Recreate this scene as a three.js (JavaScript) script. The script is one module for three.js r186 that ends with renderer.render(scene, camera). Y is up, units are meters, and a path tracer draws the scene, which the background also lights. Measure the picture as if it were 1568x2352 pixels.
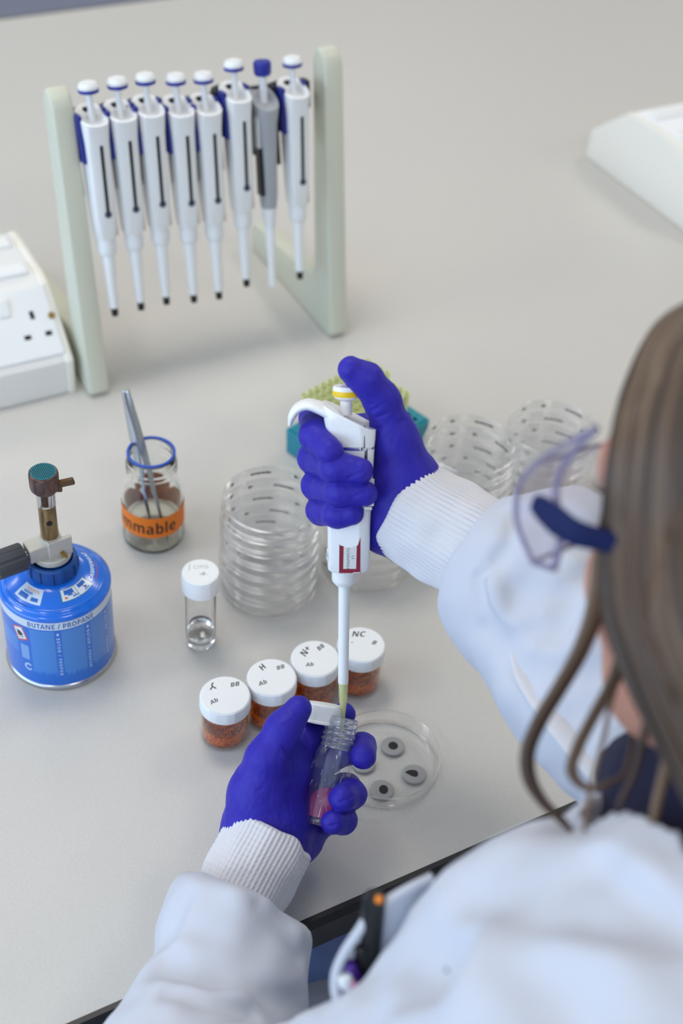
import * as THREE from 'three';
import { RoundedBoxGeometry } from 'three/addons/geometries/RoundedBoxGeometry.js';
import { mergeGeometries, mergeVertices, toCreasedNormals } from 'three/addons/utils/BufferGeometryUtils.js';
import { RectAreaLightUniformsLib } from 'three/addons/lights/RectAreaLightUniformsLib.js';
import { createNoise3D, createNoise2D } from 'simplex-noise';

// ------------------------------------------------------------------ camera, light, exposure
const scene = new THREE.Scene();
const FOCAL = 3040, EYE = 0.86;                                  // bench top is y = 0, the floor y = -0.9
const camera = new THREE.PerspectiveCamera(2 * Math.atan(1176 / FOCAL) * 180 / Math.PI, 1568 / 2352, 0.05, 40);
camera.position.set(0, EYE, 0);
camera.rotation.set(-42.05 * Math.PI / 180, 0, 5.4 * Math.PI / 180, 'YXZ');
camera.focus = 0.965; camera.userData.fStop = 4.0;
camera.updateMatrixWorld(true);

const renderer = new THREE.WebGLRenderer({ antialias: true });
renderer.toneMapping = THREE.LinearToneMapping;
renderer.toneMappingExposure = 1.2;
renderer.shadowMap.enabled = true;
RectAreaLightUniformsLib.init();
scene.background = new THREE.Color(0.55, 0.68, 0.9);             // pale overcast daylight beyond the window
const PANEL_LIGHT = 6.4, WINDOW_LIGHT = 3.0;

// ------------------------------------------------------------------ helpers
const TH = 31.7 * Math.PI / 180, CT = Math.cos(TH), ST = Math.sin(TH);
const V = (x, y, z) => new THREE.Vector3(x, y, z);
const B = (x, y, z) => V(x * CT + z * ST, y, -x * ST + z * CT);      // bench axes (x along the front edge, z towards the person) to the world
const ray = (u, v) => V((u - 784) / FOCAL, -(v - 1176) / FOCAL, -1).applyQuaternion(camera.quaternion);
const at = (u, v, d) => ray(u, v).multiplyScalar(d).add(camera.position);            // surveyed point: pixel and depth
const onY = (u, v, h = 0) => { const r = ray(u, v); return r.multiplyScalar((h - EYE) / r.y).add(camera.position); };   // ... or pixel and height
const noise3 = (() => { let s = 11; return createNoise3D(() => { s = (s * 16807) % 2147483647; return s / 2147483647; }); })();
const noise2 = (() => { let s = 5; return createNoise2D(() => { s = (s * 16807) % 2147483647; return s / 2147483647; }); })();
let seed = 7; const rnd = () => { seed = (seed * 16807) % 2147483647; return seed / 2147483647; };

const used = {};
const numbered = (n) => { const k = used[n] = (used[n] ?? -1) + 1; return k ? n + '_' + String(k).padStart(3, '0') : n; };
function tag(o, label, category, group) { Object.assign(o.userData, { label, category }); if (group) o.userData.group = group; return o; }
function thing(name, label, category, p = V(0, 0, 0), turn = 0, group) {
  const o = new THREE.Group(); o.name = numbered(name); o.position.copy(p); o.rotation.y = turn; scene.add(o);
  return tag(o, label, category, group);
}
function part(name, geometry, material, parent) {
  const m = new THREE.Mesh(geometry, material); m.name = name; m.castShadow = m.receiveShadow = true; parent.add(m); return m;
}
function struct(name, geometry, material, p, turn = TH) {
  const m = new THREE.Mesh(geometry, material); m.name = name; m.position.copy(p); m.rotation.y = turn; m.castShadow = m.receiveShadow = true;
  m.userData.kind = 'structure'; scene.add(m); return m;
}
function copyOf(o, p, label, turn) {
  const c = o.clone(); c.name = numbered(o.name.replace(/_\d{3}$/, '')); scene.add(c); if (p) c.position.copy(p); if (turn !== undefined) c.rotation.y = turn;
  c.userData = { ...o.userData }; if (label) c.userData.label = label; return c;
}
const std = (color, roughness = 0.5, more = {}) => new THREE.MeshPhysicalMaterial({ color, roughness, ...more });
const lathe = (pts, seg = 64) => new THREE.LatheGeometry(pts.map((p) => new THREE.Vector2(Math.max(p[0], 1e-5), p[1])), seg);
const creased = (g, a = 0.6) => toCreasedNormals(g, a);
const cyl = (r0, r1, h, seg = 32, y = 0) => new THREE.CylinderGeometry(r1, r0, h, seg).translate(0, y + h / 2, 0);
const rbox = (x, y, z, r = 0.002, s = 2) => new RoundedBoxGeometry(x, y, z, s, r);
const merge = (list) => mergeGeometries(list.map((g) => { const n = g.index ? g.toNonIndexed() : g; for (const k of Object.keys(n.attributes)) if (!['position', 'normal', 'uv'].includes(k)) n.deleteAttribute(k); return n; }));

// sections stacked along y: {y, x, z, rx, rz, n} with superellipse outline; capped at both ends
function loft(secs, seg = 48) {
  const pos = [], uv = [], idx = [];
  secs.forEach((s, k) => {
    for (let i = 0; i <= seg; i++) {
      const a = i / seg * Math.PI * 2, e = 2 / (s.n ?? 2), ca = Math.cos(a), sa = Math.sin(a);
      pos.push((s.x ?? 0) + s.rx * Math.sign(sa) * Math.abs(sa) ** e, s.y + (s.tilt ?? 0) * Math.sign(ca) * Math.abs(ca) ** e + (s.tiltX ?? 0) * Math.sign(sa) * Math.abs(sa) ** e, (s.z ?? 0) + s.rz * Math.sign(ca) * Math.abs(ca) ** e);
      uv.push(i / seg, k / (secs.length - 1));
    }
  });
  const w = seg + 1;
  for (let k = 0; k < secs.length - 1; k++) for (let i = 0; i < seg; i++) { const a = k * w + i; idx.push(a, a + 1, a + w, a + 1, a + w + 1, a + w); }
  for (const [k, flip] of [[0, 1], [secs.length - 1, 0]]) {
    const c = pos.length / 3, s = secs[k]; pos.push(s.x ?? 0, s.y, s.z ?? 0); uv.push(0.5, 0.5);
    for (let i = 0; i < seg; i++) { const a = k * w + i; flip ? idx.push(c, a + 1, a) : idx.push(c, a, a + 1); }
  }
  const g = new THREE.BufferGeometry(); g.setAttribute('position', new THREE.Float32BufferAttribute(pos, 3)); g.setAttribute('uv', new THREE.Float32BufferAttribute(uv, 2)); g.setIndex(idx); g.computeVertexNormals();
  return creased(g, 0.7);
}
// tube along points with its own radius at each point; flat squashes it along the side nearest to hint
function sweep(points, radii, { seg = 12, steps = 8, flat = 1, hint = V(0, 1, 0), round = true } = {}) {
  const curve = new THREE.CatmullRomCurve3(points), N = (points.length - 1) * steps, pos = [], uv = [], idx = [], tan = V(), side = V(), up = V(), c = V();
  const ring = (t, k, r) => {
    curve.getPoint(t, c); curve.getTangent(t, tan); side.crossVectors(tan, hint).normalize(); up.crossVectors(side, tan).normalize();
    for (let i = 0; i <= seg; i++) { const a = i / seg * Math.PI * 2, x = Math.cos(a) * r, y = Math.sin(a) * r * flat; pos.push(c.x + side.x * x + up.x * y, c.y + side.y * x + up.y * y, c.z + side.z * x + up.z * y); uv.push(i / seg, k); }
  };
  const rad = (t) => { const f = t * (radii.length - 1), i = Math.min(Math.floor(f), radii.length - 2); return THREE.MathUtils.lerp(radii[i], radii[i + 1], f - i); };
  const ts = []; for (let k = 0; k <= N; k++) ts.push(k / N);
  if (round) ring(0, 0, 1e-5);
  for (const t of ts) ring(t, t, rad(t));
  if (round) ring(1, 1, 1e-5);
  const rows = pos.length / 3 / (seg + 1), w = seg + 1;
  for (let k = 0; k < rows - 1; k++) for (let i = 0; i < seg; i++) { const a = k * w + i; idx.push(a, a + w, a + 1, a + 1, a + w, a + w + 1); }
  const g = new THREE.BufferGeometry(); g.setAttribute('position', new THREE.Float32BufferAttribute(pos, 3)); g.setAttribute('uv', new THREE.Float32BufferAttribute(uv, 2)); g.setIndex(idx); g.computeVertexNormals();
  return g;
}
function canvasTex(w, h, draw, more = {}) {
  const c = document.createElement('canvas'); c.width = w; c.height = h; draw(c.getContext('2d'), w, h);
  const t = new THREE.CanvasTexture(c); t.colorSpace = THREE.SRGBColorSpace; t.magFilter = THREE.LinearFilter; t.anisotropy = 8; Object.assign(t, more); return t;
}
// ---- distance fields and their mesh (surface nets)
const smin = (a, b, k) => { const h = Math.max(k - Math.abs(a - b), 0) / k; return Math.min(a, b) - h * h * k * 0.25; };
function cone(a, b, r1, r2) {      // capsule that tapers from r1 at a to r2 at b
  const bx = b.x - a.x, by = b.y - a.y, bz = b.z - a.z, l2 = Math.max(bx * bx + by * by + bz * bz, 1e-12), rr = r1 - r2, a2 = Math.max(l2 - rr * rr, 1e-12), il2 = 1 / l2;
  return (x, y, z) => {
    const px = x - a.x, py = y - a.y, pz = z - a.z, yy = px * bx + py * by + pz * bz, zz = yy - l2;
    const qx = px * l2 - bx * yy, qy = py * l2 - by * yy, qz = pz * l2 - bz * yy, x2 = qx * qx + qy * qy + qz * qz, y2 = yy * yy * l2, z2 = zz * zz * l2, k = Math.sign(rr) * rr * rr * x2;
    if (Math.sign(zz) * a2 * z2 > k) return Math.sqrt(x2 + z2) * il2 - r2;
    if (Math.sign(yy) * a2 * y2 < k) return Math.sqrt(x2 + y2) * il2 - r1;
    return (Math.sqrt(x2 * a2 * il2) + yy * rr) * il2 - r1;
  };
}
const ball = (c, r) => (x, y, z) => Math.hypot(x - c.x, y - c.y, z - c.z) - r;
function ellipsoid(c, ax, ay, az, rx, ry, rz) {   // centre, unit axes, radii
  return (x, y, z) => {
    const px = x - c.x, py = y - c.y, pz = z - c.z, u = (px * ax.x + py * ax.y + pz * ax.z), v = (px * ay.x + py * ay.y + pz * ay.z), w = (px * az.x + py * az.y + pz * az.z);
    const k0 = Math.hypot(u / rx, v / ry, w / rz), k1 = Math.hypot(u / rx / rx, v / ry / ry, w / rz / rz);
    return k1 < 1e-9 ? -Math.min(rx, ry, rz) : k0 * (k0 - 1) / k1;
  };
}
const blend = (list, k) => (x, y, z) => { let d = list[0](x, y, z); for (let i = 1; i < list.length; i++) d = smin(d, list[i](x, y, z), k); return d; };
function sdfMesh(f, lo, hi, h) {
  const nx = Math.ceil((hi.x - lo.x) / h) + 1, ny = Math.ceil((hi.y - lo.y) / h) + 1, nz = Math.ceil((hi.z - lo.z) / h) + 1, val = new Float32Array(nx * ny * nz), K = 8;
  const I = (i, j, k) => i + nx * (j + ny * k);
  for (let k0 = 0; k0 < nz; k0 += K) for (let j0 = 0; j0 < ny; j0 += K) for (let i0 = 0; i0 < nx; i0 += K) {
    const d = f(lo.x + (i0 + 3.5) * h, lo.y + (j0 + 3.5) * h, lo.z + (k0 + 3.5) * h), far = Math.abs(d) > 10 * h;
    for (let k = k0; k < Math.min(k0 + K, nz); k++) for (let j = j0; j < Math.min(j0 + K, ny); j++) for (let i = i0; i < Math.min(i0 + K, nx); i++) val[I(i, j, k)] = far ? d : f(lo.x + i * h, lo.y + j * h, lo.z + k * h);
  }
  const id = new Int32Array(nx * ny * nz).fill(-1), pos = [], nor = [], idx = [], E = [[0, 1], [2, 3], [4, 5], [6, 7], [0, 2], [1, 3], [4, 6], [5, 7], [0, 4], [1, 5], [2, 6], [3, 7]], c = new Float32Array(8), e = h * 0.5;
  for (let k = 0; k < nz - 1; k++) for (let j = 0; j < ny - 1; j++) for (let i = 0; i < nx - 1; i++) {
    let neg = 0;
    for (let q = 0; q < 8; q++) { c[q] = val[I(i + (q & 1), j + ((q >> 1) & 1), k + (q >> 2))]; if (c[q] < 0) neg++; }
    if (!neg || neg === 8) continue;
    let x = 0, y = 0, z = 0, n = 0;
    for (const [a, b] of E) if ((c[a] < 0) !== (c[b] < 0)) { const t = c[a] / (c[a] - c[b]); x += (a & 1) + t * ((b & 1) - (a & 1)); y += ((a >> 1) & 1) + t * (((b >> 1) & 1) - ((a >> 1) & 1)); z += (a >> 2) + t * ((b >> 2) - (a >> 2)); n++; }
    x = lo.x + (i + x / n) * h; y = lo.y + (j + y / n) * h; z = lo.z + (k + z / n) * h;
    id[I(i, j, k)] = pos.length / 3; pos.push(x, y, z);
    const gx = f(x + e, y, z) - f(x - e, y, z), gy = f(x, y + e, z) - f(x, y - e, z), gz = f(x, y, z + e) - f(x, y, z - e), l = Math.hypot(gx, gy, gz) || 1; nor.push(gx / l, gy / l, gz / l);
  }
  const quad = (a, b, cc, d, flip) => { if (a < 0 || b < 0 || cc < 0 || d < 0) return; flip ? idx.push(a, cc, b, a, d, cc) : idx.push(a, b, cc, a, cc, d); };
  for (let k = 1; k < nz - 1; k++) for (let j = 1; j < ny - 1; j++) for (let i = 1; i < nx - 1; i++) {
    const s = val[I(i, j, k)] < 0;
    if (s !== (val[I(i + 1, j, k)] < 0)) quad(id[I(i, j - 1, k - 1)], id[I(i, j, k - 1)], id[I(i, j, k)], id[I(i, j - 1, k)], !s);
    if (s !== (val[I(i, j + 1, k)] < 0)) quad(id[I(i - 1, j, k - 1)], id[I(i - 1, j, k)], id[I(i, j, k)], id[I(i, j, k - 1)], !s);
    if (s !== (val[I(i, j, k + 1)] < 0)) quad(id[I(i - 1, j - 1, k)], id[I(i, j - 1, k)], id[I(i, j, k)], id[I(i - 1, j, k)], !s);
  }
  const g = new THREE.BufferGeometry(); g.setAttribute('position', new THREE.Float32BufferAttribute(pos, 3)); g.setAttribute('normal', new THREE.Float32BufferAttribute(nor, 3)); g.setIndex(idx); return g;
}
const boundsOf = (pts, m) => { const b = new THREE.Box3().setFromPoints(pts).expandByScalar(m); return [b.min, b.max]; };

// ------------------------------------------------------------------ materials
const M = {
  wall: std('#dcdcd8', 0.85), ceiling: std('#efefec', 0.9), floor: std('#8d93a8', 0.5), frame: std('#e8e8e6', 0.45),
  pane: std('#ffffff', 0.02, { transmission: 1, thickness: 0, ior: 1.5 }),
  edge: std('#17171a', 0.42), cabinet: std('#c9c9c6', 0.5),
  white: std('#f1f2f2', 0.32), whiteMatte: std('#eceeee', 0.55), cream: std('#efece2', 0.4), black: std('#101012', 0.4), slot: std('#08080a', 0.7), brass: std('#a88a4a', 0.35, { metalness: 0.9 }),
  steel: std('#b9bcc0', 0.24, { metalness: 1 }), chrome: std('#d6d8db', 0.08, { metalness: 1 }), darkSteel: std('#6d6f73', 0.3, { metalness: 1 }),
  putty: std('#cfd0be', 0.5), greyPlastic: std('#a9acb1', 0.4), navyPlastic: std('#1f2a86', 0.4), blueBand: std('#25309a', 0.4), dot: std('#3a4258', 0.5), pink: std('#d9b3a6', 0.6),
  petri: std('#fefefe', 0.03, { transmission: 1, thickness: 0, ior: 1.52 }),
  clear: std('#ffffff', 0.02, { transmission: 1, thickness: 0.002, ior: 1.49 }),
  glass: std('#fdfefd', 0.02, { transmission: 1, thickness: 0.002, ior: 1.47 }),
  ink: std('#2c2e31', 0.7), faintInk: std('#8f9190', 0.8),
  liquid: std('#ffffff', 0.0, { transmission: 1, thickness: 0.02, ior: 1.34 }), thinGlass: std('#fcfdfc', 0.02, { transmission: 1, thickness: 0, ior: 1.47 }), thinLiquid: std('#fbfaf4', 0.02, { transmission: 1, thickness: 0, ior: 1.36 }),
  tip: std('#f3f6bc', 0.5, { transmission: 0.3, thickness: 0, ior: 1.45 }),
  teal: std('#178a9f', 0.45),
  glove: std('#2f26a4', 0.5, { sheen: 0.25, sheenColor: new THREE.Color('#6a62e8'), sheenRoughness: 0.5, specularIntensity: 0.55 }),
  coat: std('#c8cbd5', 0.85, { sheen: 0.2, sheenColor: new THREE.Color('#ffffff') }), knit: std('#d9d7da', 0.9), shirt: std('#141333', 0.9), denim: std('#7f97d2', 0.9),
  skin: std('#c98f78', 0.55), lash: std('#20150f', 0.7),
  gogEdge: std('#aba2bf', 0.25, { transmission: 0.5, thickness: 0 }), gogLens: std('#f4f3f7', 0.04, { transmission: 1, thickness: 0, ior: 1.5 }), navy: std('#101d4e', 0.65, { specularIntensity: 0.5 }),
};
// bench laminate: even warm grey with a very fine speckle
const benchTex = canvasTex(512, 512, (g, w, h) => { const d = g.createImageData(w, h); for (let i = 0; i < w * h; i++) { const n = noise2(i % w * 0.31, Math.floor(i / w) * 0.31) * 3 + (rnd() - 0.5) * 6; d.data.set([203 + n, 200 + n, 194 + n, 255], i * 4); } g.putImageData(d, 0, 0); }, { wrapS: THREE.RepeatWrapping, wrapT: THREE.RepeatWrapping });
benchTex.repeat.set(12, 6);
M.bench = std('#ffffff', 0.42, { map: benchTex, specularIntensity: 0.7 });

// ------------------------------------------------------------------ the room
{
  const x0 = -3.0, x1 = 3.6, z0 = -5.2, z1 = 2.4, y0 = -0.9, y1 = 1.9, t = 0.12, cx = (x0 + x1) / 2, cz = (z0 + z1) / 2, cy = (y0 + y1) / 2;
  struct('floor', new THREE.BoxGeometry(x1 - x0 + 2 * t, t, z1 - z0 + 2 * t), M.floor, B(cx, y0 - t / 2, cz));
  struct('ceiling', new THREE.BoxGeometry(x1 - x0 + 2 * t, t, z1 - z0 + 2 * t), M.ceiling, B(cx, y1 + t / 2, cz));
  struct('wall_right', new THREE.BoxGeometry(t, y1 - y0, z1 - z0), M.wall, B(x1 + t / 2, cy, cz));
  struct('wall_back', new THREE.BoxGeometry(x1 - x0, y1 - y0, t), M.wall, B(cx, cy, z0 - t / 2));
  struct('wall_front', new THREE.BoxGeometry(x1 - x0, y1 - y0, t), M.wall, B(cx, cy, z1 + t / 2));
  // left wall with a long window opening
  const wz0 = -2.6, wz1 = 1.9, wy0 = 0.05, wy1 = 1.55, wl = struct('wall_left', merge([
    new THREE.BoxGeometry(t, wy0 - y0, z1 - z0).translate(0, (wy0 + y0) / 2, cz), new THREE.BoxGeometry(t, y1 - wy1, z1 - z0).translate(0, (wy1 + y1) / 2, cz),
    new THREE.BoxGeometry(t, wy1 - wy0, wz0 - z0).translate(0, (wy0 + wy1) / 2, (wz0 + z0) / 2), new THREE.BoxGeometry(t, wy1 - wy0, z1 - wz1).translate(0, (wy0 + wy1) / 2, (wz1 + z1) / 2)]), M.wall, B(x0 - t / 2, 0, 0));
  const wy = (wy0 + wy1) / 2, wz = (wz0 + wz1) / 2, bars = [];
  for (const y of [wy0 + 0.025, wy1 - 0.025]) bars.push(new THREE.BoxGeometry(0.06, 0.05, wz1 - wz0).translate(0, y - wy, 0));
  for (let k = 0; k < 4; k++) bars.push(new THREE.BoxGeometry(0.06, wy1 - wy0, 0.05).translate(0, 0, (k / 3 - 0.5) * (wz1 - wz0 - 0.05)));
  struct('window_1', merge(bars), M.frame, B(x0 - t / 2, wy, wz));
  struct('window_2', new THREE.BoxGeometry(0.004, wy1 - wy0 - 0.1, wz1 - wz0 - 0.1), M.pane, B(x0 - t / 2 - 0.01, wy, wz));
  const day = new THREE.RectAreaLight(new THREE.Color(0.5, 0.72, 1.0), WINDOW_LIGHT, wz1 - wz0 - 0.1, wy1 - wy0 - 0.1);
  day.position.copy(B(x0 + 0.02, wy, wz)); day.lookAt(B(5, wy, wz)); day.name = 'window_daylight'; scene.add(day);
  struct('trim_1', new THREE.BoxGeometry(0.015, 0.1, z1 - z0), M.frame, B(x1 - 0.008, y0 + 0.05, cz));
  struct('trim_2', new THREE.BoxGeometry(x1 - x0, 0.1, 0.015), M.frame, B(cx, y0 + 0.05, z0 + 0.008));
  // ceiling panels
  const glow = new THREE.MeshStandardMaterial({ color: '#ffffff', emissive: new THREE.Color(1, 0.96, 0.9), emissiveIntensity: 2.2 });
  const word = { '-1.6': 'left', 0.3: 'middle', 2.2: 'right' }, row = { '-3.6': 'far', '-1.3': 'bench', 1.0: 'near' };
  for (const px of [-1.6, 0.3, 2.2]) for (const pz of [-3.6, -1.3, 1.0]) {
    const t2 = thing('ceiling_light', `square white ceiling light panel, ${word[px]} one of the ${row[pz]} row`, 'light', B(px, y1 - 0.03, pz), TH, 'ceiling light panels');
    part('frame', merge([[0, 0.3], [0, -0.3]].map(([a, b]) => new THREE.BoxGeometry(0.64, 0.03, 0.03).translate(a, 0.014, b + Math.sign(b) * 0.005)).concat([[0.305, 0], [-0.305, 0]].map(([a, b]) => new THREE.BoxGeometry(0.03, 0.03, 0.61).translate(a, 0.014, b)))), M.frame, t2);
    part('diffuser', new THREE.BoxGeometry(0.58, 0.008, 0.58).translate(0, 0.012, 0), glow, t2);
    const l = new THREE.RectAreaLight(new THREE.Color(1.0, 0.935, 0.85), PANEL_LIGHT, 0.56, 0.56); l.position.set(0, 0.002, 0); l.rotation.x = -Math.PI / 2; t2.add(l);
  }
}

// ------------------------------------------------------------------ the island bench
{
  const t = thing('lab_bench', 'wide pale grey laminate lab bench with black front edge', 'bench', B(0.2, -0.9, -1.241), TH);
  const zf = 0.806, L = 5.2;
  part('worktop', new THREE.BoxGeometry(L, 0.03, 2 * zf).translate(0, 0.885, 0), M.bench, t);
  const lip = new THREE.Shape(); lip.moveTo(0, -0.034); lip.lineTo(0.006, -0.034); lip.lineTo(0.008, -0.031); lip.lineTo(0.008, -0.004); lip.lineTo(0.004, 0.0006); lip.lineTo(0, 0.0006);
  const lipG = () => new THREE.ExtrudeGeometry(lip, { depth: L, bevelEnabled: false }).rotateY(Math.PI / 2).translate(-L / 2, 0, 0);
  part('edge_strip', creased(lipG().rotateY(Math.PI).translate(0, 0.9, zf), 0.3), M.edge, t);
  part('edge_strip', creased(lipG().translate(0, 0.9, -zf), 0.3), M.edge, t);
  for (const x of [-2.2, -0.9, 1.7]) part('cabinet', rbox(0.9, 0.8, 0.9, 0.004).translate(x + 0.1, 0.46, -0.3), M.cabinet, t);
  for (const x of [-2.55, 2.55]) part('leg', rbox(0.06, 0.868, 1.5, 0.004).translate(x, 0.435, 0), M.cabinet, t);
}

// ------------------------------------------------------------------ power trunking on the bench
function trunking(name, label, x0, x1, rightEnd) {
  const t = thing(name, label, 'power socket', B((x0 + x1) / 2, 0.0031, -1.212), TH), L = x1 - x0, r = rightEnd ? 1 : -1;
  const half = [[0.118, 0], [0.118, 0.036], [0.1125, 0.041], [0.054, 0.09], [0.034, 0.093]];
  const s = new THREE.Shape(); half.forEach(([z, y], i) => i ? s.lineTo(z, y) : s.moveTo(z, y)); half.slice().reverse().forEach(([z, y]) => s.lineTo(-z, y));
  part('housing', creased(new THREE.ExtrudeGeometry(s, { depth: L - 0.012, bevelEnabled: true, bevelSize: 0.002, bevelThickness: 0.002, bevelSegments: 2 }).rotateY(-Math.PI / 2).translate(r > 0 ? L / 2 - 0.0115 : L / 2 - 0.0005, 0, 0), 0.4), M.white, t);
  part('end_cap', creased(new THREE.ExtrudeGeometry(s, { depth: 0.004, bevelEnabled: true, bevelSize: 0.003, bevelThickness: 0.003, bevelSegments: 3 }).rotateY(-Math.PI / 2).translate(r > 0 ? L / 2 - 0.003 : -L / 2 + 0.007, 0, 0), 0.4), M.cream, t);
  for (const q of [1, -1]) part('top_rail', rbox(L - 0.03, 0.01, 0.02, 0.003).translate(0, 0.095, q * 0.028), M.white, t);
  // twin socket plate on the sloping face
  const slope = Math.atan2(0.049, 0.0585), n = Math.max(1, Math.round(L / 0.4));
  for (let k = 0; k < n; k++) {
    const g = new THREE.Group(); g.name = 'socket_plate'; g.position.set(r > 0 ? L / 2 - 0.0665 - k * 0.3 : -L / 2 + 0.12 + k * 0.3, 0.0655, 0.0833); g.rotation.x = slope - Math.PI / 2; t.add(g);
    part('plate', rbox(0.12, 0.076, 0.006, 0.002).translate(0, 0, 0.0015), M.white, g);
    for (const sx of [-0.038, 0.038]) {
      for (const [dx, dy, w, h] of [[0, 0.008, 0.0042, 0.0082], [-0.011, -0.014, 0.0066, 0.0044], [0.011, -0.014, 0.0066, 0.0044]]) part('pin_hole', new THREE.BoxGeometry(w, h, 0.001).translate(sx + dx, dy, 0.0048), M.slot, g);
      part('switch', rbox(0.012, 0.018, 0.005, 0.0015).rotateX(0.12).translate(sx * 0.3, 0.02, 0.005), M.whiteMatte, g);
      part('screw', new THREE.CylinderGeometry(0.0036, 0.0036, 0.0015, 16).rotateX(Math.PI / 2).translate(sx + Math.sign(sx) * 0.0195, 0.0035, 0.0048), M.brass, g);
    }
  }
  return t;
}
trunking('socket_box', 'white bench socket box with black pin holes beside the pipette stand', -0.9, 0.3335, true);
trunking('socket_box', 'out of focus white socket box end at the upper right of bench', 1.172, 2.3, false);

// ------------------------------------------------------------------ pipette stand and its pipettes
const LEAN = Math.atan(0.185);
{
  const t = thing('pipette_stand', 'putty coloured pipette stand with two slanted side frames', 'stand', B(0.4915, 0.0042, -1.076), TH);
  // side frame: sloping front upright, foot running back, thin back brace
  const prof = (pts) => { const s = new THREE.Shape(); pts.forEach(([z, y], i) => i ? s.lineTo(z, y) : s.moveTo(z, y)); return s; };
  const k = 0.185, up = (y, o) => -k * y - o;
  const s = prof([[0.0, 0.004], [-0.004, 0], [-0.2, 0], [-0.206, 0.006], [-0.206, 0.024], [-0.2, 0.03], [-0.1, 0.04], [up(0.056, 0.034), 0.05], [up(0.066, 0.03), 0.066], [up(0.29, 0.02), 0.29], [up(0.298, 0.017), 0.298], [up(0.302, 0.012), 0.302], [up(0.302, 0.008), 0.302], [up(0.298, 0.003), 0.298], [up(0.29, 0), 0.29]]);
  for (const x of [-0.1415, 0.1385]) part('side_frame', creased(new THREE.ExtrudeGeometry(s, { depth: 0.014, bevelEnabled: true, bevelSize: 0.004, bevelThickness: 0.004, bevelSegments: 3 }).rotateY(-Math.PI / 2).translate(x + (x < 0 ? 0.0095 : 0.014), 0, 0), 0.5), M.putty, t);
  part('rail', rbox(0.27, 0.03, 0.014, 0.003).rotateX(-LEAN).translate(0, 0.252, up(0.252, 0.036)), M.black, t);
}
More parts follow.
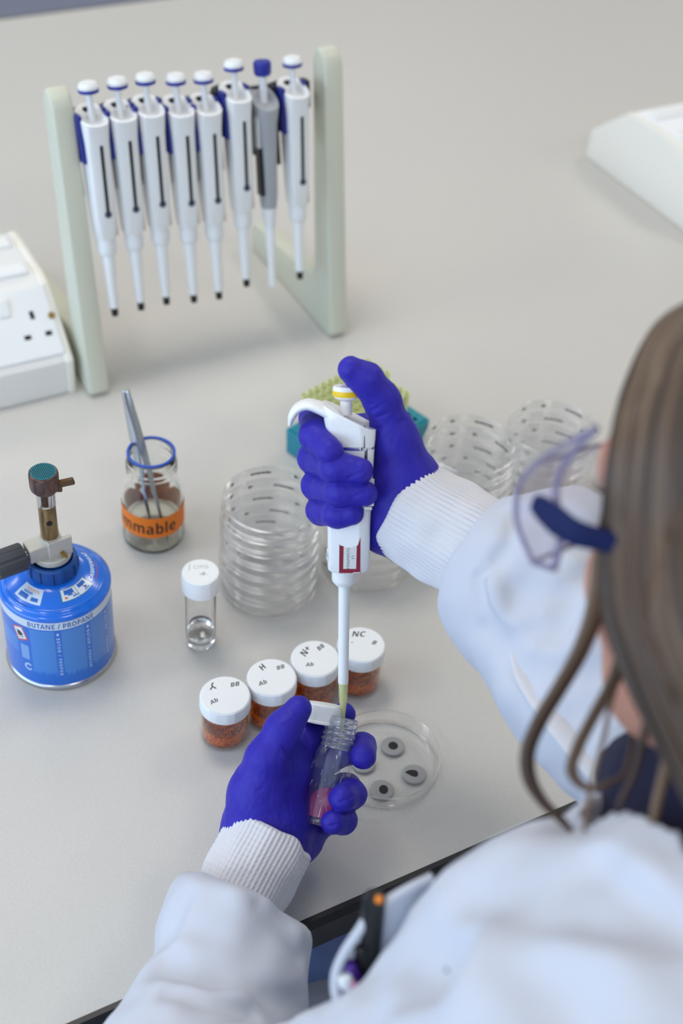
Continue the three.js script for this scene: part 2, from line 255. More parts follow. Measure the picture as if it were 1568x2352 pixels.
function rackPipette(grey) {
  const t = new THREE.Group(), body = grey ? M.greyPlastic : M.white;
  // y runs along the pipette from the nozzle (0) to the plunger button (0.234)
  if (!grey) {
    part('nozzle', lathe([[0, 0], [0.0034, 0], [0.0036, 0.01], [0, 0.01]], 20), M.black, t);
    part('shaft', lathe([[0, 0.009], [0.0045, 0.009], [0.0058, 0.05], [0.0064, 0.068], [0, 0.068]], 28), M.white, t);
    part('collar', creased(lathe([[0, 0.066], [0.0078, 0.066], [0.0093, 0.0695], [0.0095, 0.079], [0.0084, 0.0825], [0.0084, 0.084], [0, 0.084]], 32), 0.4), M.whiteMatte, t);
    part('body', loft([{ y: 0.0835, rx: 0.0098, rz: 0.0098 }, { y: 0.087, rx: 0.0112, rz: 0.0112, n: 2.3 }, { y: 0.11, rx: 0.012, rz: 0.013, n: 2.6 }, { y: 0.15, rx: 0.0124, rz: 0.0145, n: 2.8 }, { y: 0.18, rx: 0.0128, rz: 0.0157, n: 2.8 }, { y: 0.195, rx: 0.0138, rz: 0.0175, n: 2.7, tilt: -0.003 }, { y: 0.204, rx: 0.0142, rz: 0.019, n: 2.6, tilt: -0.006 }, { y: 0.2055, rx: 0.013, rz: 0.0178, n: 2.5, tilt: -0.006 }, { y: 0.2035, rx: 0.0115, rz: 0.016, n: 2.4, tilt: -0.006 }, { y: 0.199, rx: 0.009, rz: 0.013, n: 2.2, tilt: -0.005 }], 44), body, t);
    part('volume_slot', new THREE.BoxGeometry(0.003, 0.066, 0.0016).rotateX(0.036).translate(0.001, 0.146, 0.0143), M.slot, t);
    part('lock_dot', new THREE.CylinderGeometry(0.0034, 0.0034, 0.0016, 20).rotateX(Math.PI / 2).translate(0.001, 0.111, 0.013), M.dot, t);
    part('ejector', merge([rbox(0.005, 0.046, 0.014, 0.0015).rotateZ(0.03).translate(-0.0136, 0.184, 0.0005), rbox(0.004, 0.03, 0.012, 0.0015).translate(0.0136, 0.194, -0.006)]), M.navyPlastic, t);
    part('grip_hook', merge([rbox(0.004, 0.08, 0.012, 0.0015).rotateZ(0.02).translate(-0.0162, 0.166, -0.0125), rbox(0.003, 0.06, 0.016, 0.001).translate(0.0125, 0.172, -0.016), rbox(0.026, 0.02, 0.022, 0.004).rotateX(-0.35).translate(0, 0.197, -0.022)]), M.black, t);
    part('side_label', rbox(0.0012, 0.03, 0.008, 0.0005).translate(0.0108, 0.1, 0.002), M.pink, t);
    part('stem', cyl(0.0032, 0.003, 0.032, 18, 0.196), M.white, t);
    const b = part('plunger_button', creased(lathe([[0, 0.2245], [0.0055, 0.2245], [0.0092, 0.227], [0.0096, 0.231], [0.008, 0.2345], [0.004, 0.236], [0, 0.2362]], 36), 0.5), M.white, t);
    part('colour_band', lathe([[0.0088, 0.2252], [0.0096, 0.2256], [0.0099, 0.2282], [0.0094, 0.2286]], 36), M.blueBand, b);
  } else {
    part('shaft', lathe([[0, 0], [0.0036, 0], [0.0044, 0.04], [0.0056, 0.068], [0, 0.068]], 28), M.white, t);
    part('collar', creased(lathe([[0, 0.066], [0.0058, 0.066], [0.0078, 0.084], [0.008, 0.09], [0, 0.09]], 32), 0.4), M.whiteMatte, t);
    part('body', loft([{ y: 0.088, rx: 0.0082, rz: 0.0085 }, { y: 0.1, rx: 0.0088, rz: 0.0105, n: 2.4 }, { y: 0.14, rx: 0.0092, rz: 0.0125, n: 2.6 }, { y: 0.175, rx: 0.0105, rz: 0.014, n: 2.7 }, { y: 0.196, rx: 0.0135, rz: 0.0165, n: 2.4, tilt: -0.006 }, { y: 0.2, rx: 0.0132, rz: 0.0165, n: 2.4, tilt: -0.009 }, { y: 0.1985, rx: 0.0105, rz: 0.0135, n: 2.2, tilt: -0.008 }], 44), body, t);
    part('display_window', rbox(0.004, 0.05, 0.011, 0.001).translate(-0.0098, 0.128, 0.0035), M.black, t);
    part('side_label', rbox(0.002, 0.045, 0.012, 0.001).translate(-0.0106, 0.17, 0.002), M.whiteMatte, t);
    part('grip_hook', merge([rbox(0.02, 0.05, 0.014, 0.003).translate(0, 0.165, -0.014), rbox(0.022, 0.02, 0.02, 0.004).rotateX(-0.35).translate(0, 0.197, -0.02)]), M.black, t);
    part('stem', cyl(0.0042, 0.0038, 0.034, 18, 0.192), M.whiteMatte, t);
    part('plunger_button', creased(lathe([[0, 0.2225], [0.0075, 0.2225], [0.0088, 0.225], [0.009, 0.234], [0.0078, 0.2362], [0, 0.2365]], 36), 0.5), M.blueBand, t);
  }
  t.rotation.order = 'YXZ'; t.rotation.set(-LEAN, TH, 0);
  return t;
}
{
  const kinds = ['first', 'second', 'third', 'fourth', 'fifth', 'sixth', 'grey', 'last'], xs = [0.379, 0.4075, 0.4355, 0.466, 0.4945, 0.527, 0.5575, 0.5905], hs = [0.086, 0.086, 0.086, 0.0815, 0.079, 0.086, 0.08, 0.081];
  let proto = null;
  kinds.forEach((kind, i) => {
    const p = B(xs[i], hs[i], -1.072 - 0.185 * hs[i]);
    let o;
    if (kind === 'grey') { o = rackPipette(true); o.name = numbered('pipette'); scene.add(o); } else if (!proto) { o = proto = rackPipette(false); o.name = numbered('pipette'); scene.add(o); } else o = copyOf(proto);
    o.position.copy(p);
    tag(o, kind === 'grey' ? 'grey pipette with a solid blue button hanging in the stand' : kind === 'last' ? 'rightmost white pipette hanging in the stand against its right frame' : `white pipette with blue-banded button, ${kind} from the left in the stand`, 'pipette', 'pipettes hanging in the stand');
  });
}

// ------------------------------------------------------------------ gas burner on its blue cartridge
{
  const P = V(-0.2262, 0, -0.7452), t = thing('gas_burner', 'blue gas cartridge with a burner head and dark grey valve knob', 'gas burner', P);
  const blue = '#0a68cc', ang = Math.atan2(-P.x, -P.z);               // direction to the viewer
  const wallTex = canvasTex(2048, 512, (g, w, h) => {
    g.fillStyle = blue; g.fillRect(0, 0, w, h);
    const grad = (x0, x1, y0, c) => { g.fillStyle = c; let y1 = h * 0.8; for (let x = x0; x < x1; x += 7) { g.fillRect(x, y0, 4, y1 - y0 + (rnd() - 0.5) * 34); } };
    g.fillStyle = '#c9d6e6'; g.fillRect(0, 0, w, 56);
    g.fillStyle = '#1d5aa8'; g.font = 'bold 46px sans-serif'; g.textBaseline = 'middle'; g.save(); g.translate(1024 + 10, 30); g.scale(0.94, 1.05); g.textAlign = 'center'; g.fillText('BUTANE / PROPANE', 0, 0); g.restore();
    const tc = '#4f93d8';
    grad(842, 985, 66, tc); grad(1030, 1168, 66, tc); grad(1212, 1320, 66, '#5b93d4'); grad(1360, 1500, 66, '#5b93d4'); grad(200, 480, 66, tc);
    g.fillStyle = '#b9cfe8'; g.font = 'bold 26px sans-serif';
    for (const x of [1008, 1190, 1340]) { g.beginPath(); g.ellipse(x, 92, 7, 11, 0, 0, 7); g.fill(); g.save(); g.translate(x, 118); g.rotate(Math.PI / 2); g.textAlign = 'left'; g.fillText('B U T A N   /   P R O P A N', 0, 0); g.restore(); }
    // flammable diamond-ish pictogram, text block, barcode and recycling ring at the left
    g.save(); g.translate(772, 130); g.rotate(-0.35); g.fillStyle = '#c23a34'; g.fillRect(-40, -52, 80, 104); g.fillStyle = '#d8e0e8'; g.fillRect(-31, -43, 62, 86); g.fillStyle = '#15161a';
    g.beginPath(); g.moveTo(-18, 18); g.quadraticCurveTo(-26, -8, -8, -30); g.quadraticCurveTo(-6, -14, 4, -20); g.quadraticCurveTo(22, -2, 16, 18); g.closePath(); g.fill(); g.fillRect(-18, 26, 36, 4); g.restore();
    g.fillStyle = tc; for (let x = 560; x < 740; x += 8) g.fillRect(x, 150 + (x - 560) * 0.1, 4, 130);
    g.fillStyle = '#8db4df'; g.fillRect(768, 215, 52, 110); g.fillStyle = '#3b7ccb'; for (let y = 220; y < 322; y += 7) g.fillRect(772, y, 44, 3);
    g.strokeStyle = '#b9cfe8'; g.lineWidth = 12; g.beginPath(); g.arc(806, 385, 22, 0.6, 5.6); g.stroke();
  });
  const domeTex = canvasTex(2048, 512, (g, w, h) => {    // v = 0 at the outer shoulder, 1 at the collar
    g.fillStyle = '#0a6cdc'; g.fillRect(0, 0, w, h);
    const sticker = (x0, x1, y0, y1, c) => { g.fillStyle = c; g.fillRect(x0, y0, x1 - x0, y1 - y0); };
    // pictogram sticker (two small panels)
    sticker(1060, 1370, 130, 385, '#2c7a4a'); sticker(1067, 1363, 138, 377, '#dbe4ee'); g.strokeStyle = '#2c7a4a'; g.lineWidth = 5; g.beginPath(); g.moveTo(1215, 138); g.lineTo(1215, 377); g.stroke();
    g.fillStyle = '#1463c2'; g.fillRect(1094, 160, 94, 100); g.fillRect(1244, 160, 94, 84); g.fillRect(1124, 262, 44, 34); g.fillRect(1290, 278, 28, 44); g.fillStyle = '#d8702f'; g.fillRect(1092, 300, 22, 44); g.fillRect(1180, 268, 12, 36); g.fillRect(1286, 246, 14, 36); g.fillStyle = '#5f8fd0'; g.fillRect(1160, 310, 50, 40); g.fillRect(1280, 330, 56, 30);
    // price sticker on the left
    sticker(665, 900, 110, 440, '#ccd9ea'); g.fillStyle = '#1f66b8'; g.fillRect(690, 300, 92, 100); g.fillRect(812, 320, 62, 74); g.fillStyle = '#6f97cf'; g.fillRect(710, 232, 98, 48); g.fillStyle = '#e08a5c'; for (let i = 0; i < 12; i++) g.fillRect(725 + i * 12, 150 + (i % 3) * 18, 8, 40);
    g.fillStyle = '#e8eef6'; g.font = 'italic bold 120px sans-serif'; g.textAlign = 'center'; g.textBaseline = 'middle'; g.save(); g.translate(1560, 300); g.scale(0.52, 1); g.fillText('CAMPINGAZ', 0, 0); g.restore();
    g.fillStyle = '#c23a34'; g.fillRect(1430, 388, 200, 16);
  });
  const wallMat = std('#ffffff', 0.3, { map: wallTex, clearcoat: 0.4, clearcoatRoughness: 0.25 }), domeMat = std('#ffffff', 0.22, { map: domeTex, clearcoat: 0.6, clearcoatRoughness: 0.12 }), blueMetal = std('#0a6cdc', 0.2, { clearcoat: 0.6 }), ringPlastic = std('#0e4a94', 0.45);
  const rot = ang - Math.PI;
  part('base_rim', lathe([[0, 0], [0.0435, 0], [0.0455, 0.001], [0.0462, 0.003], [0.0455, 0.005], [0.044, 0.006]], 96), M.steel, t);
  const w = part('cartridge_wall', lathe([[0.0442, 0.005], [0.0448, 0.007], [0.0448, 0.078], [0.0444, 0.081]], 120), wallMat, t); w.rotation.y = rot;
  // the wall's texture runs with height, so give v by height
  { const p = w.geometry.attributes.position, u = w.geometry.attributes.uv; for (let i = 0; i < p.count; i++) u.setY(i, (p.getY(i) - 0.005) / 0.076); }
  part('shoulder', lathe([[0.0444, 0.0805], [0.0452, 0.0822], [0.0448, 0.0845], [0.043, 0.0862], [0.0418, 0.0866], [0.0412, 0.0874], [0.0404, 0.0888], [0.039, 0.0896], [0.0382, 0.0896]], 96), blueMetal, t);
  const d = part('dome', lathe([[0.0384, 0.0894], [0.036, 0.0908], [0.031, 0.0938], [0.026, 0.0962], [0.022, 0.0974], [0.016, 0.098]], 96), domeMat, t); d.rotation.y = rot;
  { const p = d.geometry.attributes.position, u = d.geometry.attributes.uv; for (let i = 0; i < p.count; i++) u.setY(i, (0.0384 - Math.hypot(p.getX(i), p.getZ(i))) / 0.0184); }
  // ribbed plastic collar
  const col = part('collar', creased(lathe([[0.0192, 0.0965], [0.0198, 0.0975], [0.0196, 0.1105], [0.0186, 0.112], [0.0165, 0.112], [0.0158, 0.1105], [0.0158, 0.102]], 72), 0.5), ringPlastic, t);
  for (let k = 0; k < 12; k++) { const a = k / 12 * Math.PI * 2 + 0.25; part('rib', rbox(0.0012, 0.0115, 0.0016, 0.0004, 1).translate(0, 0.104, 0.0198).rotateY(a), std('#0b3a78', 0.5), col); }
  part('inner_collar', cyl(0.0142, 0.0138, 0.013, 40, 0.101), std('#0c3f80', 0.5), t);
  // cast valve body: round flange with a lug, block towards the knob
  const kd = V(-0.8, 0, 0.6).normalize(), ka = Math.atan2(kd.x, kd.z);
  const zinc = std('#c6c3bb', 0.42, { metalness: 0.35 });
  const fl = new THREE.Shape(); fl.absarc(0, 0, 0.0148, 0, Math.PI * 2);
  const vb = part('valve_body', merge([new THREE.ExtrudeGeometry(fl, { depth: 0.004, bevelEnabled: true, bevelSize: 0.0008, bevelThickness: 0.0008, curveSegments: 40 }).rotateX(-Math.PI / 2).translate(0, 0.114, 0),
    rbox(0.0145, 0.014, 0.029, 0.0015).translate(0, 0.1245, 0.006).rotateY(ka), rbox(0.004, 0.018, 0.02, 0.001).translate(0.0085, 0.1265, -0.004).rotateY(ka), rbox(0.0035, 0.01, 0.013, 0.001).translate(-0.0085, 0.122, -0.004).rotateY(ka), cyl(0.0088, 0.0084, 0.005, 28, 0.13)]), zinc, t);
  part('screw', new THREE.CylinderGeometry(0.0018, 0.0018, 0.006, 12).rotateZ(0.5).translate(0.0115, 0.1205, 0.006), M.brass, vb);
  const kg = (g) => g.rotateX(Math.PI / 2).translate(0, 0.1215, 0).rotateY(ka);
  part('valve_spindle', new THREE.CylinderGeometry(0.0042, 0.0048, 0.01, 20).rotateX(Math.PI / 2).translate(0, 0.1225, 0.022).rotateY(ka), M.darkSteel, t);
  const knobShape = new THREE.Shape(), nr = 48; for (let i = 0; i <= nr; i++) { const a = i / nr * Math.PI * 2, r = 0.0103 + (Math.cos(a * 9) > 0.55 ? -0.0009 : 0); i ? knobShape.lineTo(Math.cos(a) * r, Math.sin(a) * r) : knobShape.moveTo(Math.cos(a) * r, Math.sin(a) * r); }
  part('valve_knob', creased(new THREE.ExtrudeGeometry(knobShape, { depth: 0.021, bevelEnabled: true, bevelSize: 0.0012, bevelThickness: 0.0015, bevelSegments: 2 }).translate(0, 0.1225, 0.0245).rotateY(ka), 0.5), std('#3d3f45', 0.55), t);
  // burner tube: sooty brass below, chrome sleeve above, drilled head
  const sootTex = (base, dark, blueish) => canvasTex(256, 256, (g, w2, h2) => { const dd = g.createImageData(w2, h2), a = new THREE.Color(base), b = new THREE.Color(dark), c2 = new THREE.Color(blueish), q = new THREE.Color(); for (let i = 0; i < w2 * h2; i++) { const x = i % w2, y = Math.floor(i / w2), n = noise3(Math.cos(x / w2 * 6.283) * 1.3, Math.sin(x / w2 * 6.283) * 1.3, y / 70) * 0.5 + 0.5, m = noise3(Math.cos(x / w2 * 6.283) * 5, Math.sin(x / w2 * 6.283) * 5, y / 20) * 0.25; q.copy(a).lerp(b, THREE.MathUtils.clamp(n * 1.3 - 0.2 + m, 0, 1)).lerp(c2, THREE.MathUtils.clamp(m * 1.5, 0, 0.5)); const s = q.clone().convertLinearToSRGB(); dd.data.set([s.r * 255, s.g * 255, s.b * 255, 255], i * 4); } g.putImageData(dd, 0, 0); });
  const tube = part('burner_tube', lathe([[0.0066, 0.134], [0.0069, 0.1345], [0.0068, 0.168], [0.0064, 0.1695]], 40), std('#ffffff', 0.38, { metalness: 0.8, map: sootTex('#a18a63', '#6a5335', '#8c7a5a') }), t);
  part('air_hole', new THREE.CylinderGeometry(0.0024, 0.0024, 0.0012, 20).rotateX(Math.PI / 2).translate(0, 0.153, 0.0065).rotateY(ang + 0.1), std('#1c1408', 0.7), tube);
  const sleeve = part('sleeve', lathe([[0.0066, 0.1675], [0.0072, 0.168], [0.0072, 0.1835], [0.0066, 0.184]], 40), std('#c9cbce', 0.16, { metalness: 1 }), t);
  part('scorch_patch', new THREE.CylinderGeometry(0.00726, 0.00726, 0.0135, 16, 1, true, ang - 0.55, 0.75).translate(0, 0.1768, 0), std('#4a3527', 0.6, { metalness: 0.3 }), sleeve);
  const head = part('burner_head', creased(lathe([[0.0066, 0.1815], [0.009, 0.182], [0.0108, 0.1845], [0.0112, 0.187], [0.0113, 0.1975], [0.0109, 0.1995], [0.0102, 0.2002], [0.0094, 0.2], [0, 0.1998]], 56), 0.5), std('#ffffff', 0.5, { metalness: 0.5, map: sootTex('#7c5b4c', '#3c302e', '#4c5270') }), t);
  part('flame_plate', new THREE.CylinderGeometry(0.0096, 0.0096, 0.0008, 48).translate(0, 0.2001, 0), std('#2f8a98', 0.4, { metalness: 0.55 }), head);
  const holes = []; for (let q = -6; q <= 6; q++) for (let r = -7; r <= 7; r++) { const x = (q + (r & 1) * 0.5) * 0.00155, z = r * 0.00134; if (Math.hypot(x, z) < 0.0088) holes.push(new THREE.CylinderGeometry(0.00056, 0.00056, 0.0006, 8).translate(x, 0.2003, z)); }
  const fh = part('flame_hole', merge(holes), std('#0b2630', 0.8), head); fh.userData.kind = 'stuff';
  part('igniter_clip', merge([rbox(0.0035, 0.006, 0.012, 0.001).rotateX(-0.25).translate(0, 0.189, 0.0165).rotateY(1.75), rbox(0.003, 0.007, 0.007, 0.001).translate(0, 0.1835, 0.0095).rotateY(1.75)]), std('#6b5238', 0.45, { metalness: 0.6 }), t);
}

// ------------------------------------------------------------------ wide mouth bottle with orange label and the tweezers in it
{
  const P = V(-0.1732, 0, -0.8974), t = thing('glass_bottle', 'clear glass bottle with blue rim and orange flammable label', 'bottle', P), ang = Math.atan2(-P.x, -P.z);
  part('glass', lathe([[0, 0.002], [0.02, 0.0012], [0.0255, 0], [0.0275, 0.0015], [0.0283, 0.005], [0.0283, 0.05], [0.0277, 0.057], [0.0255, 0.064], [0.0235, 0.07], [0.0228, 0.073], [0.0232, 0.076], [0.0224, 0.079], [0.0224, 0.0825], [0.023, 0.0835], [0.0224, 0.0845], [0.0224, 0.0885], [0.023, 0.0895], [0.0222, 0.0905], [0.0218, 0.098], [0.0212, 0.1], [0.0198, 0.1], [0.0192, 0.098], [0.0192, 0.076], [0.0205, 0.07], [0.0235, 0.0625], [0.0255, 0.056], [0.0262, 0.049], [0.0262, 0.006], [0.0245, 0.0035], [0, 0.004]], 80), M.glass, t);
  part('pouring_ring', new THREE.TorusGeometry(0.0205, 0.00135, 14, 72).rotateX(Math.PI / 2).translate(0, 0.1005, 0), std('#1d50b4', 0.35), t);
  part('liquid', lathe([[0, 0.0042], [0.0242, 0.0037], [0.026, 0.0061], [0.026, 0.024], [0, 0.024]], 64), M.thinLiquid, t);
  const lab = canvasTex(2048, 272, (g, w, h) => { g.fillStyle = '#f07d12'; g.fillRect(0, 0, w, h); g.fillStyle = '#22160c'; g.font = 'bold 205px sans-serif'; g.textBaseline = 'middle'; const s = 0.8, full = g.measureText('Flammable').width * s, tail = g.measureText('mmable').width * s; g.save(); g.translate(1024 - 69 / 360 * 2048 + tail - full, 148); g.scale(s, 1); g.fillText('Flammable', 0, 0); g.restore(); });
  const l = part('label', new THREE.CylinderGeometry(0.0286, 0.0286, 0.024, 96, 1, true).translate(0, 0.034, 0), std('#ffffff', 0.55, { map: lab, side: THREE.DoubleSide }), t); l.rotation.y = ang - Math.PI;
}
{
  const lo = onY(374, 1262, 0.006), hi = onY(288, 897, 0.148), t = thing('tweezers', 'steel tweezers standing in the wide mouth glass bottle', 'tweezers', lo), ax = hi.clone().sub(lo), L = ax.length(); ax.normalize();
  const n = camera.position.clone().sub(lo), side = V().crossVectors(ax, n).normalize(), out = V().crossVectors(side, ax).normalize();
  for (const s of [1, -1]) {
    const pts = [], rad = [];
    for (const [f, w, r] of [[0, 0.0105, 0.0009], [0.12, 0.0098, 0.0013], [0.3, 0.0085, 0.0019], [0.5, 0.0072, 0.0033], [0.62, 0.006, 0.0042], [0.8, 0.0038, 0.0046], [0.93, 0.0014, 0.0046], [1, 0.0008, 0.0038]]) { pts.push(ax.clone().multiplyScalar(f * L).addScaledVector(side, s * w * 0.55).addScaledVector(out, s * w * 0.3)); rad.push(r); }
    part('arm', sweep(pts, rad, { seg: 14, steps: 6, flat: 0.26, hint: out.clone().addScaledVector(side, s * 0.8).normalize() }), M.steel, t);
  }
}

// ------------------------------------------------------------------ sample vial
const mark = (draw, tint = '#f2f3f2') => std('#ffffff', 0.45, { map: canvasTex(384, 384, (g, w, h) => { g.fillStyle = tint; g.fillRect(0, 0, w, h); g.translate(192, 192); g.lineCap = g.lineJoin = 'round'; draw(g); }) });
const scrawl = (g, text, x, y, size, turn, color = '#2b2d31', weight = 'bold') => { g.save(); g.translate(x * 180, -y * 180); g.rotate(turn); g.fillStyle = color; g.font = `italic ${weight} ${size * 1.12}px sans-serif`; g.textAlign = 'center'; g.textBaseline = 'middle'; g.fillText(text, 0, 0); g.restore(); };
const topDisc = (r, y) => { const g = new THREE.CircleGeometry(r, 64).rotateX(-Math.PI / 2).translate(0, y, 0); return g; };
{
  const t = thing('sample_vial', 'clear upright sample vial with white screw cap, partly filled', 'vial', V(-0.1108, 0, -0.769));
  part('tube', lathe([[0, 0.0005], [0.008, 0], [0.0112, 0.001], [0.0124, 0.0035], [0.0127, 0.008], [0.013, 0.071], [0.0122, 0.072], [0.0118, 0.071], [0.0116, 0.012], [0.0105, 0.0075], [0.0075, 0.0052], [0, 0.0045]], 56), M.clear, t);
  part('liquid', lathe([[0, 0.0047], [0.0074, 0.0054], [0.0103, 0.0077], [0.0114, 0.0122], [0.0114, 0.021], [0, 0.021]], 48), M.liquid, t);
  const cap = part('cap', creased(lathe([[0, 0.0665], [0.0146, 0.0665], [0.0157, 0.0672], [0.0159, 0.0695], [0.0158, 0.0835], [0.0152, 0.0852], [0.0143, 0.0856], [0, 0.0856]], 72), 0.5), M.white, t);
  part('cap_top', topDisc(0.0144, 0.0858), mark((g) => { scrawl(g, '∫ cms', -0.2, 0.42, 84, -0.18, '#b9bab6', 'normal'); scrawl(g, 'A·', 0.2, -0.15, 70, 0.2, '#9a9b98'); }), cap);
}

// ------------------------------------------------------------------ four sample jars
{
  const amber = std('#f3c890', 0.03, { transmission: 1, thickness: 0, ior: 1.35 });
  const beadMats = ['#f0a040', '#e07a1e', '#f7b95a', '#b85a14'].map((c) => std(c, 0.12, { clearcoat: 1, clearcoatRoughness: 0.05 }));
  const glassG = lathe([[0, 0.0008], [0.017, 0.0005], [0.0185, 0], [0.0197, 0.0015], [0.02, 0.004], [0.02, 0.037], [0.0192, 0.0375], [0.0186, 0.037], [0.0186, 0.004], [0.0178, 0.0025], [0, 0.0025]], 72);
  const liqG = lathe([[0, 0.0027], [0.0176, 0.0027], [0.0184, 0.0041], [0.0184, 0.0232], [0.018, 0.0228], [0, 0.0226]], 64);
  const capG = creased(lathe([[0, 0.0345], [0.0192, 0.0345], [0.0202, 0.0352], [0.0204, 0.037], [0.0203, 0.0452], [0.0198, 0.0468], [0.0188, 0.0475], [0, 0.0475]], 80), 0.5);
  const beads = [[], [], [], []], bg = new THREE.IcosahedronGeometry(0.00085, 1);
  for (let i = 0; i < 1500; i++) { const edge = rnd() < 0.72, a = rnd() * Math.PI * 2, r = edge ? 0.0165 + rnd() * 0.0009 : 0.0165 * Math.sqrt(rnd()), y = 0.0036 + rnd() * (edge ? 0.0105 : 0.0095); beads[Math.floor(rnd() * 4)].push(bg.clone().scale(0.7 + rnd() * 0.6, 0.7 + rnd() * 0.6, 0.7 + rnd() * 0.6).translate(Math.cos(a) * r, y, Math.sin(a) * r)); }
  const beadGs = beads.map(merge);
  const jars = [
    ['front jar of amber granules, white lid marked T', V(-0.0777, 0, -0.6732), (g) => { g.strokeStyle = '#2b2d31'; g.lineWidth = 11; g.beginPath(); g.moveTo(-112, -112); g.quadraticCurveTo(-128, -90, -112, -76); g.lineTo(-124, -42); g.moveTo(-112, -76); g.lineTo(-84, -60); g.stroke(); scrawl(g, 'Ab', -0.46, -0.42, 50, -0.7); scrawl(g, 'BB', 0.33, 0.66, 54, -0.35); }],
    ['jar of amber granules behind the thumb, lid marked H', V(-0.0431, 0, -0.6962), (g) => { scrawl(g, 'H', -0.51, 0.5, 70, -1.0); scrawl(g, 'Ab', -0.39, -0.4, 52, -0.55); scrawl(g, 'BB', 0.31, 0.62, 50, -0.5, '#1f2023'); }],
    ['jar of amber granules left of pipette shaft, lid marked N+', V(-0.0099, 0, -0.7205), (g) => { scrawl(g, 'N+', -0.51, 0.34, 76, -1.2); scrawl(g, 'Ab', -0.25, -0.42, 48, -0.25); scrawl(g, 'BB', 0.17, 0.68, 52, -0.9, '#1f2023'); }],
    ['rearmost jar of amber granules, lid marked NC', V(0.0267, 0, -0.7405), (g) => { scrawl(g, 'NC', -0.2, 0.62, 74, -0.1); scrawl(g, 'B', 0.57, 0.18, 56, 0.2, '#1f2023'); scrawl(g, '·', -0.48, 0.05, 60, 0); }],
  ];
  for (const [label, p, draw] of jars) {
    const t = thing('sample_jar', label, 'jar', p, 0, 'sample jars with white lids');
    part('jar_body', glassG, M.thinGlass, t); part('liquid', liqG, amber, t);
    beadGs.forEach((g, i) => { part('granules', g, beadMats[i], t).userData.kind = 'stuff'; });
    const c = part('lid', capG, M.whiteMatte, t); part('lid_top', topDisc(0.0189, 0.0477), mark(draw, '#eff0ee'), c);
  }
}

